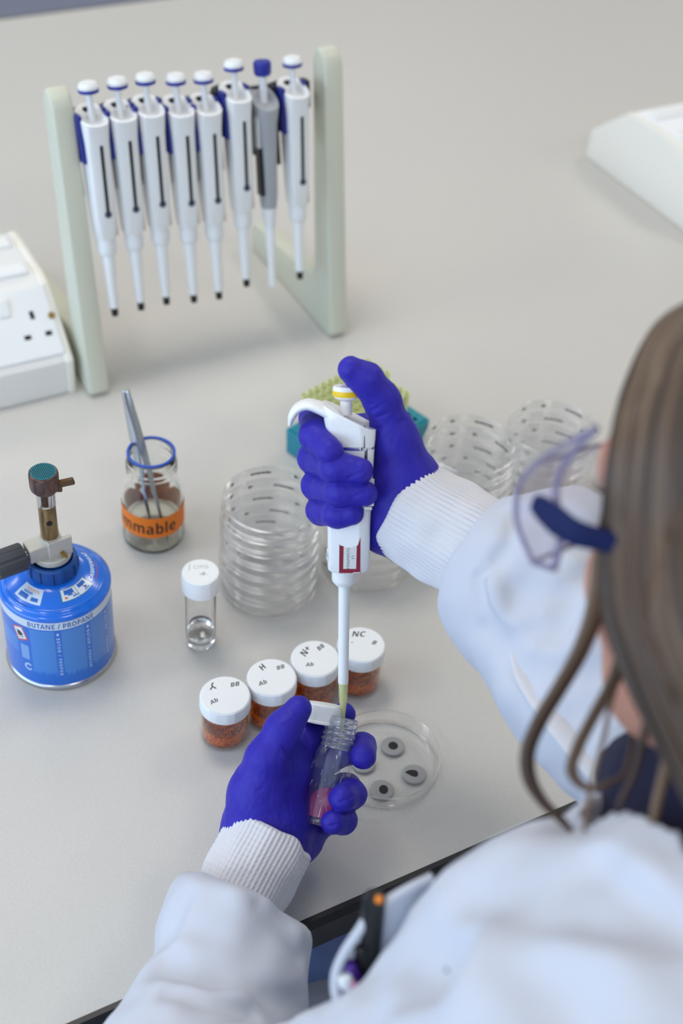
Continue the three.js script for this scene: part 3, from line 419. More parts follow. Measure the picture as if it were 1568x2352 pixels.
// ------------------------------------------------------------------ petri dishes: four stacks, and the open one
{
  const R = 0.0435, proto = new THREE.Group();
  const rim = (r, y, k = 0.0007) => new THREE.TorusGeometry(r, k, 8, 96).rotateX(Math.PI / 2).translate(0, y, 0);
  part('lid', lathe([[0, 0.0142], [R - 0.002, 0.0142], [R - 0.0004, 0.0136], [R, 0.0122], [R + 0.0003, 0.006]], 96), M.petri, proto);
  part('lid_rim', merge([rim(R + 0.0003, 0.006), rim(R - 0.0012, 0.0141, 0.0006)]), M.clear, proto);
  part('base', lathe([[0, 0.0008], [R - 0.0034, 0.0008], [R - 0.0024, 0.0016], [R - 0.0018, 0.012]], 96), M.petri, proto);
  part('base_rim', merge([rim(R - 0.0018, 0.012, 0.0006), rim(R - 0.0026, 0.0008, 0.0007)]), M.clear, proto);
  // felt-pen writing round the side of the base
  const ink = [];
  const word = (a0, n, h) => { for (let i = 0; i < n; i++) { const a = a0 + i * 0.035; ink.push(new THREE.BoxGeometry(0.0009 + (i % 3) * 0.0003, h * (0.6 + 0.4 * ((i * 7) % 5) / 5), 0.0002).rotateZ(((i * 5) % 7 - 3) * 0.12).translate(0, 0.0075, -(R - 0.0014)).rotateY(a)); } };
  word(-0.95, 3, 0.0034); word(-0.35, 13, 0.003); word(0.55, 3, 0.0036); word(1.05, 4, 0.003); word(1.7, 2, 0.003);
  part('writing', merge(ink), M.ink, proto);
  const ord = ['bottom', 'second from bottom', 'third from bottom', 'fourth from bottom', 'third from top', 'second from top', 'top'];
  const stacks = [[V(-0.0605, 0, -0.8475), 'left of the held pipette', 7, 0.2], [V(0.0278, 0, -0.890), 'behind the held pipette', 7, 0.9], [V(0.1118, 0, -0.948), 'rising behind the white right cuff', 7, -0.5], [V(0.1935, 0, -1.003), 'farthest back beyond the safety glasses', 6, -0.2]];
  let first = true;
  for (const [p, where, n, turn] of stacks) for (let k = 0; k < n; k++) {
    const label = `clear petri dish, ${n < 7 && k > 2 ? ord[k + 1] : ord[k]} of the stack ${where}`, q = p.clone().add(V(Math.sin(k * 2.1 + turn * 5) * 0.0006, k * 0.0149, Math.cos(k * 1.7 + turn) * 0.0006));
    let o = proto;
    if (first) { o.name = numbered('petri_dish'); scene.add(o); o.position.copy(q); o.rotation.y = turn; tag(o, label, 'petri dish', 'stacked petri dishes'); first = false; } else copyOf(proto, q, label, turn + Math.sin(k * 3.3) * 0.35);
  }
  const d = thing('petri_dish', 'open petri dish with four grey discs in front of jars', 'petri dish', V(0.053, 0, -0.6572));
  part('wall', lathe([[0, 0.0012], [0.0425, 0.0012], [0.0434, 0.0018], [0.0442, 0.014]], 120), M.petri, d);
  part('inner_wall', lathe([[0.0405, 0.0014], [0.0424, 0.0024], [0.0432, 0.0139]], 120), M.petri, d);
  part('rim', new THREE.TorusGeometry(0.0437, 0.0007, 10, 128).rotateX(Math.PI / 2).translate(0, 0.0141, 0), M.clear, d);
  part('base_rim', new THREE.TorusGeometry(0.0428, 0.0009, 10, 128).rotateX(Math.PI / 2).translate(0, 0.0012, 0), M.clear, d);
  // grey discs with a dark spot
  const discG = lathe([[0, 0], [0.0086, 0], [0.0093, 0.0005], [0.0095, 0.0014], [0.009, 0.002], [0.0078, 0.0022], [0, 0.0023]], 56), grey = std('#9b9b9a', 0.5), spot = std('#2c2726', 0.85);
  const round = () => new THREE.CylinderGeometry(0.0039, 0.0039, 0.0003, 32).translate(0, 0.0023, 0);
  const drop = (() => { const s = new THREE.Shape(); s.moveTo(-0.0044, 0.0004); s.bezierCurveTo(-0.003, 0.0022, -0.0008, 0.0024, 0.0005, 0.0023); s.bezierCurveTo(0.0032, 0.0022, 0.0034, -0.0016, 0.0016, -0.0021); s.bezierCurveTo(-0.001, -0.0026, -0.002, -0.0006, -0.0042, -0.0002); s.closePath(); return () => new THREE.ExtrudeGeometry(s, { depth: 0.0003, bevelEnabled: false, curveSegments: 16 }).scale(1.42, 1.42, 1).rotateX(-Math.PI / 2).translate(0, 0.00225, 0); })();
  for (const [u, v, label, g, dx, dz, sc] of [[902, 1713, 'grey disc with centred dark spot, farthest in the open dish', round(), 0.0002, 0, 1], [951, 1777, 'grey disc with tear-shaped dark spot in the open dish', drop(), -0.0008, 0, 1], [877, 1813, 'grey disc with oval dark spot under near dish rim', round().scale(0.92, 1, 1.08), 0.0012, 0.0001, 1.03], [835, 1752, 'grey disc half hidden behind the middle fingertip', round(), 0, 0, 1]]) {
    const t = thing('grey_disc', label, 'disc', onY(u, v, 0.0035).setY(0.0014), 0, 'grey discs in the open dish'); part('disc', discG, grey, t); part('dark_spot', g.translate(dx, 0, dz), spot, t);
  }
}

// ------------------------------------------------------------------ tip rack and its tips
const tipG = creased(lathe([[0.0003, 0], [0.0007, 0], [0.0016, 0.02], [0.0027, 0.036], [0.003, 0.05], [0.0033, 0.0502], [0.0033, 0.0515], [0.0026, 0.0515], [0.0024, 0.036], [0.0012, 0.02], [0.0003, 0.0005]], 18), 0.6);
{
  const h = 0.03, a = onY(659, 984, h), b = onY(985, 962, h), mid = a.clone().add(b).multiplyScalar(0.5), diag = Math.atan2(-(b.z - a.z), b.x - a.x), turn = diag + 33.7 * Math.PI / 180;
  const k = a.distanceTo(b) / 0.1442, W = 0.12 * k, D = 0.08 * k, t = thing('tip_rack', 'teal pipette tip rack behind the gloved hand', 'tip rack', V(mid.x, 0, mid.z), turn);
  const s = new THREE.Shape(); const w2 = W / 2 - 0.002, d2 = D / 2 - 0.002; s.moveTo(-w2, -d2); s.lineTo(w2, -d2); s.lineTo(w2, d2); s.lineTo(-w2, d2); s.closePath();
  const pitch = 0.0088 * k, spots = []; for (let i = 0; i < 12; i++) for (let j = 0; j < 8; j++) spots.push([(i - 5.5) * pitch, (j - 3.5) * pitch, i, j]);
  for (const [x, z] of spots) { const p = new THREE.Path(); p.absarc(x, z, 0.0031, 0, Math.PI * 2, true); s.holes.push(p); }
  part('deck', creased(new THREE.ExtrudeGeometry(s, { depth: 0.002, bevelEnabled: false, curveSegments: 8 }).rotateX(Math.PI / 2).translate(0, h, 0), 0.5), M.teal, t);
  const side = (w, x, z, r) => rbox(w, h - 0.001, 0.003, 0.001).rotateX(0.06).translate(0, (h - 0.001) / 2, 0).translate(0, 0, r[1]).rotateY(r[0]);
  part('skirt', merge([side(W, 0, 0, [0, D / 2 - 0.001]), side(W, 0, 0, [Math.PI, D / 2 - 0.001]), side(D, 0, 0, [Math.PI / 2, W / 2 - 0.001]), side(D, 0, 0, [-Math.PI / 2, W / 2 - 0.001])]), M.teal, t);
  part('floor', rbox(W - 0.006, 0.002, D - 0.006, 0.0008, 1).translate(0, 0.0012, 0), M.teal, t);
  let proto = null;
  for (const [x, z, i, j] of spots) {
    if (i > 10 || (i > 9 && j > 3)) continue;           // the tips already used, at the right-hand corner
    const p = V(x, 0.021, z).applyAxisAngle(V(0, 1, 0), turn).add(V(mid.x, 0, mid.z));
    if (!proto) { proto = new THREE.Mesh(tipG, M.tip); proto.name = numbered('rack_tip'); proto.castShadow = proto.receiveShadow = true; proto.position.copy(p); scene.add(proto); tag(proto, 'yellow pipette tip standing in the teal rack', 'pipette tip', 'yellow tips in the teal rack'); } else copyOf(proto, p);
  }
}

// ------------------------------------------------------------------ the pipette in the right hand
const TIP = at(787, 1662, 0.962), BTN = at(795, 893, 0.897);
const AX = BTN.clone().sub(TIP), PLEN = AX.length(); AX.normalize();
const px = (P) => { const c = P.clone().sub(camera.position).applyQuaternion(camera.quaternion.clone().invert()); return [784 - FOCAL * c.x / c.z, 1176 + FOCAL * c.y / c.z, -c.z]; };
const alongV = (v) => { let a = -0.3, b = 1.3; for (let i = 0; i < 40; i++) { const m = (a + b) / 2; px(TIP.clone().addScaledVector(AX, m * PLEN))[1] > v ? a = m : b = m; } return a * PLEN; };
{
  const t = thing('pipette', 'white handheld pipette with yellow-ringed button and red label', 'pipette', TIP);
  const n = camera.position.clone().sub(TIP.clone().add(BTN).multiplyScalar(0.5)), X = V().crossVectors(AX, n).normalize(), Z = V().crossVectors(X, AX).normalize();
  t.quaternion.setFromRotationMatrix(new THREE.Matrix4().makeBasis(X, AX, Z));
  t.position.copy(TIP);
  const y = alongV, q = 0.925 / FOCAL;
  const yEnd = y(1590), ySh0 = y(1572), ySh1 = y(1350), yC0 = y(1337), yC1 = y(1300), yBody = y(1303), yTop = y(985), yChrome = y(1022);
  part('nozzle', lathe([[0, yEnd], [0.0021, yEnd], [0.0026, ySh0], [0, ySh0]], 24), M.white, t);
  part('shaft', lathe([[0, ySh0 - 0.0005], [0.0033, ySh0], [0.0037, ySh0 + 0.0015], [0.0041, ySh1], [0.0044, yC0 - 0.001], [0, yC0]], 36), M.white, t);
  part('collar', creased(lathe([[0, yC0 - 0.002], [0.006, yC0 - 0.002], [0.0082, yC0 + 0.0005], [0.0088, yC0 + 0.002], [0.009, yC1 + 0.003], [0, yC1 + 0.003]], 40), 0.4), M.white, t);
  // handle: rounded block, a little to the right of the shaft's axis
  const bx = (v) => (v - 0) * q, sec = (v, cx, w, rz, nn, more = {}) => ({ y: y(v), x: bx(cx - (794.6 - (v - 900) * 0.0099)), rx: w * q / 2, rz, n: nn, ...more });
  part('handle', loft([sec(1304, 799.5, 88, 0.0125, 4), sec(1300, 799.5, 94, 0.0135, 4.5), sec(1290, 800, 96, 0.014, 5), sec(1200, 801, 98, 0.0145, 5), sec(1100, 803.5, 101, 0.0148, 5), sec(1026, 805.5, 105, 0.015, 5), sec(1023, 805.5, 105, 0.015, 5)], 56), M.white, t);
  part('chrome_band', loft([sec(1024, 804, 105, 0.0154, 4.4), sec(1016, 804, 106, 0.0156, 4.4)], 56), M.chrome, t);
  part('head', loft([sec(1018, 805.5, 106, 0.0153, 4.4), sec(1000, 805.5, 110, 0.0158, 4.2), sec(968, 803, 118, 0.0165, 3.6, { tiltX: -0.0035 }), sec(957, 801, 120, 0.017, 3.4, { tiltX: -0.0076 }), sec(953, 800.5, 118, 0.0165, 3.2, { tiltX: -0.0088 }), sec(954, 800.5, 106, 0.0145, 3, { tiltX: -0.008 }), sec(960, 800, 94, 0.012, 3, { tiltX: -0.007 })], 56), M.white, t);
  const P = (u, v, z = 0) => V(bx(u - (794.6 - (v - 900) * 0.0099)), y(v), z);
  part('finger_hook', sweep([P(790, 968, 0.001), P(762, 950, 0.001), P(735, 936, 0.001), P(708, 929, 0.001), P(686, 938, 0.001), P(673, 957, 0.001), P(668, 978, 0.001)], [0.0035, 0.0046, 0.0042, 0.0037, 0.0033, 0.0027, 0.0014], { seg: 24, steps: 8, flat: 2.9, hint: V(0, 0, 1) }), M.white, t);
  part('side_seam', rbox(0.0006, y(966) - y(1018), 0.0006, 0.0002, 1).translate(P(835, 992).x, y(992), 0.0154), M.slot, t);
  part('volume_slot', rbox(0.0024, y(1018) - y(1066), 0.0012, 0.0004, 1).translate(P(838, 1042).x, y(1042), 0.0142), M.darkSteel, t);
  part('lower_clip', rbox(0.0062, y(1150) - y(1160), 0.0014, 0.0006, 1).translate(P(843, 1155).x, y(1155), 0.0138), M.chrome, t);
  const redTex = canvasTex(256, 64, (g, w, h) => { g.fillStyle = '#ffffff'; g.fillRect(0, 0, w, h); g.fillStyle = '#d2232f'; g.font = 'bold 46px sans-serif'; g.textBaseline = 'middle'; g.fillText('m', 150, 32); });
  part('side_print', new THREE.PlaneGeometry(y(1088) - y(1150), 0.006).rotateZ(Math.PI / 2).translate(P(849, 1119).x - 0.0006, y(1119), 0.01365), std('#ffffff', 0.4, { map: redTex }), t);
  const lab = canvasTex(256, 560, (g, w, h) => {
    g.fillStyle = '#8c1631'; g.fillRect(0, 0, w, h); g.fillStyle = '#e9e9e6'; g.fillRect(56, 0, 150, 120); g.fillStyle = '#bdb3a4'; g.fillRect(76, 0, 112, 98); g.fillStyle = '#e4ded2'; g.fillRect(84, 60, 96, 34);
    g.fillStyle = '#e3e3e1'; g.beginPath(); g.moveTo(54, 196); g.lineTo(212, 186); g.lineTo(206, 498); g.lineTo(50, 500); g.fill();
    g.fillStyle = '#26272b'; g.save(); g.translate(112, 350); g.rotate(-Math.PI / 2 + 0.02); g.textAlign = 'center'; g.textBaseline = 'middle'; g.font = '46px sans-serif'; g.fillText('FINNPIPETTE™', 0, 0); g.fillText('F1', -6, 56); g.restore();
    g.fillStyle = '#e9eaec'; for (let i = 0; i < 26; i++) g.fillRect(i * 10, 552 - (i > 16 ? 12 : 0) + Math.sin(i * 2.3) * 5, 10, 14);
  });
  part('red_label', rbox(48 * q, y(1198) - y(1304), 0.0008, 0.0003, 1).translate(P(803, 1250).x, y(1251), 0.0137), std('#8c1631', 0.4), t);
  part('label_print', new THREE.PlaneGeometry(48 * q, y(1198) - y(1304)).translate(P(803, 1250).x, y(1251), 0.01425), std('#ffffff', 0.4, { map: lab }), t);
  const four = canvasTex(64, 96, (g, w, h) => { g.fillStyle = '#f1f2f2'; g.fillRect(0, 0, w, h); g.strokeStyle = '#1b1c1f'; g.lineWidth = 7; g.beginPath(); g.moveTo(38, 10); g.lineTo(16, 56); g.lineTo(50, 52); g.moveTo(42, 30); g.lineTo(40, 88); g.stroke(); });
  part('number_mark', new THREE.PlaneGeometry(0.006, 0.0082).rotateY(-1.35).translate(P(753.5, 1268).x - 0.0004, y(1268), 0.008), std('#ffffff', 0.45, { map: four }), t);
  part('stem', cyl(0.0042, 0.004, y(914) - y(952), 24, y(952)), M.white, t);
  const yb = y(918), yt = y(884);
  const b = part('plunger_button', creased(lathe([[0, yb - 0.0008], [0.0045, yb - 0.0006], [0.0078, yb + 0.0012], [0.0089, yb + 0.0028], [0.0092, yb + 0.0075], [0.0085, yb + 0.0095], [0.006, yt - 0.0005], [0.003, yt + 0.0005], [0, yt + 0.0006]], 48), 0.7), M.white, t);
  part('colour_band', lathe([[0.0088, yb + 0.0026], [0.00935, yb + 0.003], [0.0095, yb + 0.0062], [0.0089, yb + 0.0068]], 48), std('#f0c614', 0.4), b);
  const tip = thing('pipette_tip', 'pale yellow pipette tip pushed onto the held pipette', 'pipette tip', TIP);
  tip.quaternion.copy(t.quaternion);
  const y0 = y(1690), y1 = ySh0;
  part('cone', lathe([[0.0004, y0], [0.0008, y0], [0.0018, y(1640)], [0.0031, y(1596)], [0.0034, y1], [0.0037, y1 + 0.0008], [0.0037, y1 + 0.002], [0.0028, y1 + 0.002], [0.0024, y(1596)], [0.0012, y(1640)], [0.0004, y0 + 0.0004]], 24), std('#f9fad2', 0.25, { transmission: 0.6, thickness: 0, ior: 1.45 }), tip);
}

// ------------------------------------------------------------------ specimen bottle, its pink liquid, and the cap pinched above it
const BB = at(733, 1893, 0.947), BM = at(788, 1648, 0.957);
{
  const ax = BM.clone().sub(BB), L = ax.length(); ax.normalize();
  const t = thing('specimen_bottle', 'clear screw-neck glass bottle with pink liquid in the gloved left hand', 'bottle', BB);
  t.quaternion.setFromUnitVectors(V(0, 1, 0), ax);
  const k = L / 0.08, R = 0.0143, ri = R - 0.0015;
  const outer = [[0, 0.0014], [0.009, 0.0008], [0.0125, 0], [R - 0.0004, 0.0012], [R, 0.003], [R, 0.05], [R - 0.0006, 0.0535], [0.0122, 0.0575], [0.0112, 0.0595], [0.0113, 0.061], [0.0126, 0.0618], [0.0128, 0.0628], [0.0118, 0.0638], [0.0112, 0.0645]];
  for (let i = 0; i < 3; i++) { const y = 0.0652 + i * 0.0042; outer.push([0.0113, y], [0.0117, y + 0.0005], [0.0121, y + 0.0012], [0.0121, y + 0.002], [0.0117, y + 0.0028], [0.0113, y + 0.0034]); }
  outer.push([0.0113, 0.0785], [0.0114, 0.0795], [0.0106, 0.08], [0.0094, 0.0798], [0.0092, 0.0785], [0.0092, 0.061], [0.0105, 0.0565], [ri - 0.0005, 0.0525], [ri, 0.049], [ri, 0.0062], [ri - 0.0015, 0.0045], [0, 0.0038]);
  const bodyMat = std('#fbfbfe', 0.02, { transmission: 0.985, thickness: 0, ior: 1.5 }), sc2 = ([r, y]) => [r, y * k];
  part('glass_body', lathe([[0, 0.0014], [0.009, 0.0008], [0.0125, 0], [R - 0.0004, 0.0012], [R, 0.003], [R, 0.05], [R - 0.0006, 0.0535], [0.0122, 0.0575]].map(sc2), 96), bodyMat, t);
  part('inner_wall', lathe([[0, 0.0038], [ri - 0.0015, 0.0045], [ri, 0.0062], [ri, 0.049], [ri - 0.0005, 0.0525], [0.0105, 0.0565]].map(sc2), 96), bodyMat, t);
  part('foot_ring', new THREE.TorusGeometry(R - 0.0022, 0.0018, 14, 80).rotateX(Math.PI / 2).translate(0, 0.0024 * k, 0), M.glass, t);
  part('screw_neck', lathe([[0.0104, 0.0568], ...outer.filter(([r, y], i) => i > 6), ].filter(([r, y], i, all) => y >= 0.0565).map(sc2), 96), std('#f1f4fa', 0.06, { transmission: 0.9, thickness: 0.0015, ior: 1.45 }), t);
  // level pink liquid: the inside of the bottle below a horizontal plane
  const inv = t.quaternion.clone().invert(), upL = V(0, 1, 0).applyQuaternion(inv), lvl = V(0, 0.0115 * k, 0).dot(upL), rr = ri - 0.00015;
  const f = (x, y, z) => { const r = Math.hypot(x, z); return Math.max(r - rr, 0.0046 - y, y - 0.05, x * upL.x + y * upL.y + z * upL.z - lvl, (r - rr) * 0.7 + (0.0066 - y) * 0.7); };
  part('pink_liquid', sdfMesh(f, V(-0.016, 0, -0.016), V(0.016, 0.055, 0.016), 0.0007), std('#c8148c', 0.15, { transmission: 0.25, thickness: 0, ior: 1.34 }), t);
  // fine scratches and smears of salt on the inside of the glass
  const sc = []; for (let i = 0; i < 44; i++) { const a = rnd() * Math.PI * 2, y = (0.012 + rnd() * 0.036) * k, l = 0.0006 + rnd() * 0.003; sc.push(new THREE.BoxGeometry(0.00008 + rnd() * 0.0001, l * (0.5 + rnd()), 0.0001).rotateZ((rnd() - 0.5) * 0.9).translate(0, y, R + 0.00004).rotateY(a)); }
  part('scratches', merge(sc), std('#dfe2ee', 0.6), t).userData.kind = 'stuff';
}
{
  const c = at(741, 1633, 0.962), t = thing('screw_cap', 'white ribbed screw cap pinched between left thumb and forefinger', 'cap', c);
  const up = V(0.06, 0.7, -0.71).normalize(); t.quaternion.setFromUnitVectors(V(0, 1, 0), up);
  const R = 0.0138, sh = new THREE.Shape(), n = 300; for (let i = 0; i <= n; i++) { const a = i / n * Math.PI * 2, r = R + (i % 3 === 0 ? 0.00022 : 0); i ? sh.lineTo(Math.cos(a) * r, Math.sin(a) * r) : sh.moveTo(Math.cos(a) * r, Math.sin(a) * r); }
  const hole = new THREE.Path(); hole.absarc(0, 0, R - 0.0012, 0, Math.PI * 2, true); sh.holes.push(hole);
  part('skirt', new THREE.ExtrudeGeometry(sh, { depth: 0.0105, bevelEnabled: false, curveSegments: 60 }).rotateX(-Math.PI / 2).translate(0, -0.0065, 0), M.whiteMatte, t);
  part('top', creased(lathe([[0, 0.003], [R - 0.001, 0.003], [R, 0.0036], [R, 0.0044], [R - 0.0008, 0.0054], [0, 0.0056]], 80), 0.5), M.white, t);
  part('rim', lathe([[R - 0.0014, -0.0088], [R - 0.0004, -0.0088], [R + 0.0003, -0.0082], [R + 0.0003, -0.0062], [R - 0.0014, -0.0062]], 80), M.white, t);
  part('liner', cyl(R - 0.0016, R - 0.0016, 0.001, 48, 0.0018), M.cream, t);
}

// ------------------------------------------------------------------ the person: gloved hands, coat, head, hair
const SEAT = B(0.4, -0.9, -0.1);
const person = thing('person', 'person in white lab coat and blue gloves leaning over the bench, long brown hair', 'person', SEAT);
const own = (name, g, m, parent = person) => part(name, g.translate(-SEAT.x, -SEAT.y, -SEAT.z), m, parent);
const chain = (pts, k) => { const c = []; for (let i = 0; i < pts.length - 1; i++) c.push(cone(pts[i][0], pts[i + 1][0], pts[i][1], pts[i + 1][1])); return blend(c, k); };
const J = (u, v, d, r) => [at(u, v, d), r];
// soft grooves where the cloth folds
const groove = (pts, w, a) => { const c = []; for (let i = 0; i < pts.length - 1; i++) c.push(cone(pts[i], pts[i + 1], 1e-4, 1e-4)); return (x, y, z) => { let d = 1; for (const f of c) d = Math.min(d, f(x, y, z)); return d > 3 * w ? 0 : a * Math.exp(-d * d / (w * w)); }; };
function handField(palm, fingers, thumb, kPalm, creaseAmp) {
  const P = blend(palm.map((b) => cone(b[0][0], b[1][0], b[0][1], b[1][1])), kPalm), F = fingers.map((f) => chain(f, 0.004)), T = chain(thumb, 0.006);
  return (x, y, z) => {
    const p = P(x, y, z); let d = smin(p, T(x, y, z), 0.012);
    for (const f of F) d = Math.min(d, smin(p, f(x, y, z), 0.007));
    if (Math.abs(d) < 0.006) d += creaseAmp * (0.35 * noise3(x * 45, y * 45, z * 45) + 0.16 * noise3(x * 170, y * 70, z * 170) + 0.08 * noise3(x * 320, y * 320, z * 320));
    return d;
  };
}
// right hand closed round the held pipette, thumb over its button
const RW = J(940, 1172, 0.937, 0.026), rIM = J(846, 1002, 0.945, 0.0125), rMM = J(846, 1058, 0.95, 0.0125), rRM = J(842, 1118, 0.953, 0.012), rPM = J(838, 1172, 0.953, 0.0115);
const rThumb = [J(908, 1012, 0.914, 0.0145), J(876, 916, 0.9, 0.0118), J(840, 872, 0.891, 0.0108), J(805, 848, 0.885, 0.0088)];
const rPalm = [[RW, rIM], [RW, rMM], [RW, rRM], [RW, rPM], [rIM, rMM], [rMM, rRM], [rRM, rPM], [J(928, 1105, 0.925, 0.0215), rThumb[0]], [RW, J(928, 1105, 0.925, 0.0215)], [J(884, 1218, 0.935, 0.0125), J(948, 1185, 0.935, 0.025)], [J(884, 1216, 0.935, 0.0125), J(862, 1120, 0.94, 0.012)], [J(886, 1060, 0.932, 0.013), J(905, 1130, 0.93, 0.02)], [RW, J(1010, 1215, 0.924, 0.0245)]];
const rFingers = [
  [rIM, J(722, 962, 0.926, 0.0104), J(722, 1000, 0.902, 0.0102), J(757, 1036, 0.887, 0.0094)],
  [rMM, J(722, 1052, 0.926, 0.0112), J(772, 1074, 0.892, 0.0106), J(828, 1082, 0.889, 0.0088)],
  [rRM, J(728, 1115, 0.93, 0.0108), J(782, 1130, 0.897, 0.0102), J(838, 1134, 0.895, 0.0086)],
  [rPM, J(736, 1172, 0.934, 0.01), J(775, 1180, 0.906, 0.0096), J(808, 1178, 0.902, 0.0085)]];
const crease = (f, lines) => { const g = lines.map(([w, a, ...pts]) => groove(pts.map((q) => at(...q)), w, a)); return (x, y, z) => { let d = f(x, y, z); if (Math.abs(d) < 0.008) for (const q of g) d += q(x, y, z); return d; }; };
const rightHand = crease(handField(rPalm, rFingers, rThumb, 0.014, 0.0011), [[0.0014, 0.0009, [852, 945, 0.892], [880, 925, 0.889]], [0.0014, 0.0008, [860, 962, 0.894], [898, 945, 0.89]], [0.0016, 0.0009, [866, 985, 0.898], [925, 968, 0.897]], [0.0016, 0.0006, [890, 975, 0.898], [930, 990, 0.9]], [0.0014, 0.0008, [800, 1096, 0.884], [835, 1082, 0.882]], [0.0014, 0.0008, [805, 1142, 0.889], [840, 1128, 0.887]], [0.0013, 0.0008, [730, 1020, 0.892], [765, 1045, 0.881]], [0.0014, 0.0007, [850, 930, 0.889], [905, 905, 0.892]]]);
// left hand round the specimen bottle, thumb and forefinger pinching the cap
const LW = J(612, 1908, 0.95, 0.0245), lIM = J(656, 1752, 0.957, 0.014), lMM = J(688, 1790, 0.985, 0.0125), lRM = J(700, 1838, 0.987, 0.012), lPM = J(704, 1888, 0.983, 0.012);
const lThumb = [J(590, 1822, 0.937, 0.0185), J(612, 1742, 0.928, 0.0142), J(650, 1675, 0.927, 0.0118), J(686, 1628, 0.932, 0.0095)];
const lPalm = [[LW, lIM], [LW, lMM], [LW, lRM], [LW, lPM], [lIM, lMM], [lMM, lRM], [lRM, lPM], [LW, lThumb[0]], [J(620, 1850, 0.946, 0.018), J(654, 1770, 0.95, 0.0145)], [J(682, 1928, 0.972, 0.0125), LW], [J(682, 1925, 0.972, 0.0125), lPM], [LW, J(578, 1990, 0.934, 0.022)], [J(700, 1935, 0.966, 0.008), J(690, 1948, 0.962, 0.008)]];
const lFingers = [
  [lIM, J(700, 1692, 0.966, 0.0112), J(752, 1658, 0.984, 0.0102), J(790, 1640, 0.978, 0.0086)],
  [lMM, J(760, 1735, 0.988, 0.0112), J(830, 1716, 0.968, 0.0106), J(833, 1736, 0.95, 0.0096)],
  [lRM, J(795, 1812, 0.982, 0.0112), J(806, 1824, 0.946, 0.0106), J(786, 1834, 0.929, 0.0098)],
  [lPM, J(780, 1880, 0.976, 0.0098), J(788, 1884, 0.94, 0.0094), J(764, 1889, 0.925, 0.0086)]];
const leftHand = crease(handField(lPalm, lFingers, lThumb, 0.014, 0.0011), [[0.0016, 0.0011, [615, 1668, 0.922], [650, 1718, 0.917], [668, 1760, 0.927]], [0.0016, 0.001, [672, 1690, 0.92], [690, 1735, 0.93]], [0.0018, -0.0008, [625, 1690, 0.918], [655, 1745, 0.917]], [0.0016, 0.0007, [556, 1830, 0.93], [600, 1812, 0.915]], [0.0014, 0.0008, [775, 1846, 0.918], [822, 1822, 0.925]], [0.0013, 0.0008, [755, 1898, 0.916], [800, 1886, 0.922]]]);
const jointsOf = (palm, fingers, thumb) => [...palm.flat(), ...fingers.flat(), ...thumb].map((j) => j[0]);
const rBox = boundsOf(jointsOf(rPalm, rFingers, rThumb), 0.034), lBox = boundsOf(jointsOf(lPalm, lFingers, lThumb), 0.034);
own('glove', sdfMesh(rightHand, ...rBox, 0.0013), M.glove);
own('glove', sdfMesh(leftHand, ...lBox, 0.0013), M.glove);

// knitted cuffs: ribs along the arm, rolled edges
function cuff(c0, c1, r0, r1, deep, ribs) {
  const ax = c1.clone().sub(c0), L = ax.length(); ax.normalize(); const n = camera.position.clone().sub(c0).normalize(), s = V().crossVectors(ax, n).normalize(), o = V().crossVectors(s, ax).normalize();
  const seg = ribs * 6, rows = [], pos = [], uv = [], idx = [];
  rows.push([0.006, -0.0035], [0, -0.003]); for (let k = 0; k <= 60; k++) rows.push([k / 60 * L, Math.min(0, -0.002 * (1 - k / 2.5)) + 0.0012 * Math.sin(k / 60 * Math.PI) * 1]); rows.push([L + 0.004, -0.004]);
  rows.forEach(([y, dr], k) => { for (let i = 0; i <= seg; i++) { const a = i / seg * Math.PI * 2, t = THREE.MathUtils.clamp(y / L, 0, 1), r = r0 + (r1 - r0) * t + dr, rib = 0.0004 * Math.cos(a * ribs) + 0.00014 * Math.cos(y / 0.0011 * Math.PI * 2 + (Math.cos(a * ribs) > 0 ? Math.PI : 0)), sag = 0.0016 * noise3(Math.cos(a) * 1.2, Math.sin(a) * 1.2, y * 25); const q = c0.clone().addScaledVector(ax, y + 0.004 * noise2(a * 0.9, 3.3) * (t > 0.5 ? t : 1 - t)).addScaledVector(s, Math.cos(a) * (r + rib + sag)).addScaledVector(o, Math.sin(a) * (r * deep + rib + sag)); pos.push(q.x, q.y, q.z); uv.push(i / seg, t); } });
  const w = seg + 1; for (let k = 0; k < rows.length - 1; k++) for (let i = 0; i < seg; i++) { const a = k * w + i; idx.push(a, a + 1, a + w, a + 1, a + w + 1, a + w); }
  const g = new THREE.BufferGeometry(); g.setAttribute('position', new THREE.Float32BufferAttribute(pos, 3)); g.setAttribute('uv', new THREE.Float32BufferAttribute(uv, 2)); g.setIndex(idx); g.computeVertexNormals(); return g;
}
own('knitted_cuff', cuff(at(932, 1167, 0.93), at(1105, 1268, 0.908), 0.0352, 0.0372, 0.92, 62), M.knit);
own('knitted_cuff', cuff(at(625, 1914, 0.94), at(544, 2068, 0.921), 0.0316, 0.031, 0.95, 58), M.knit);

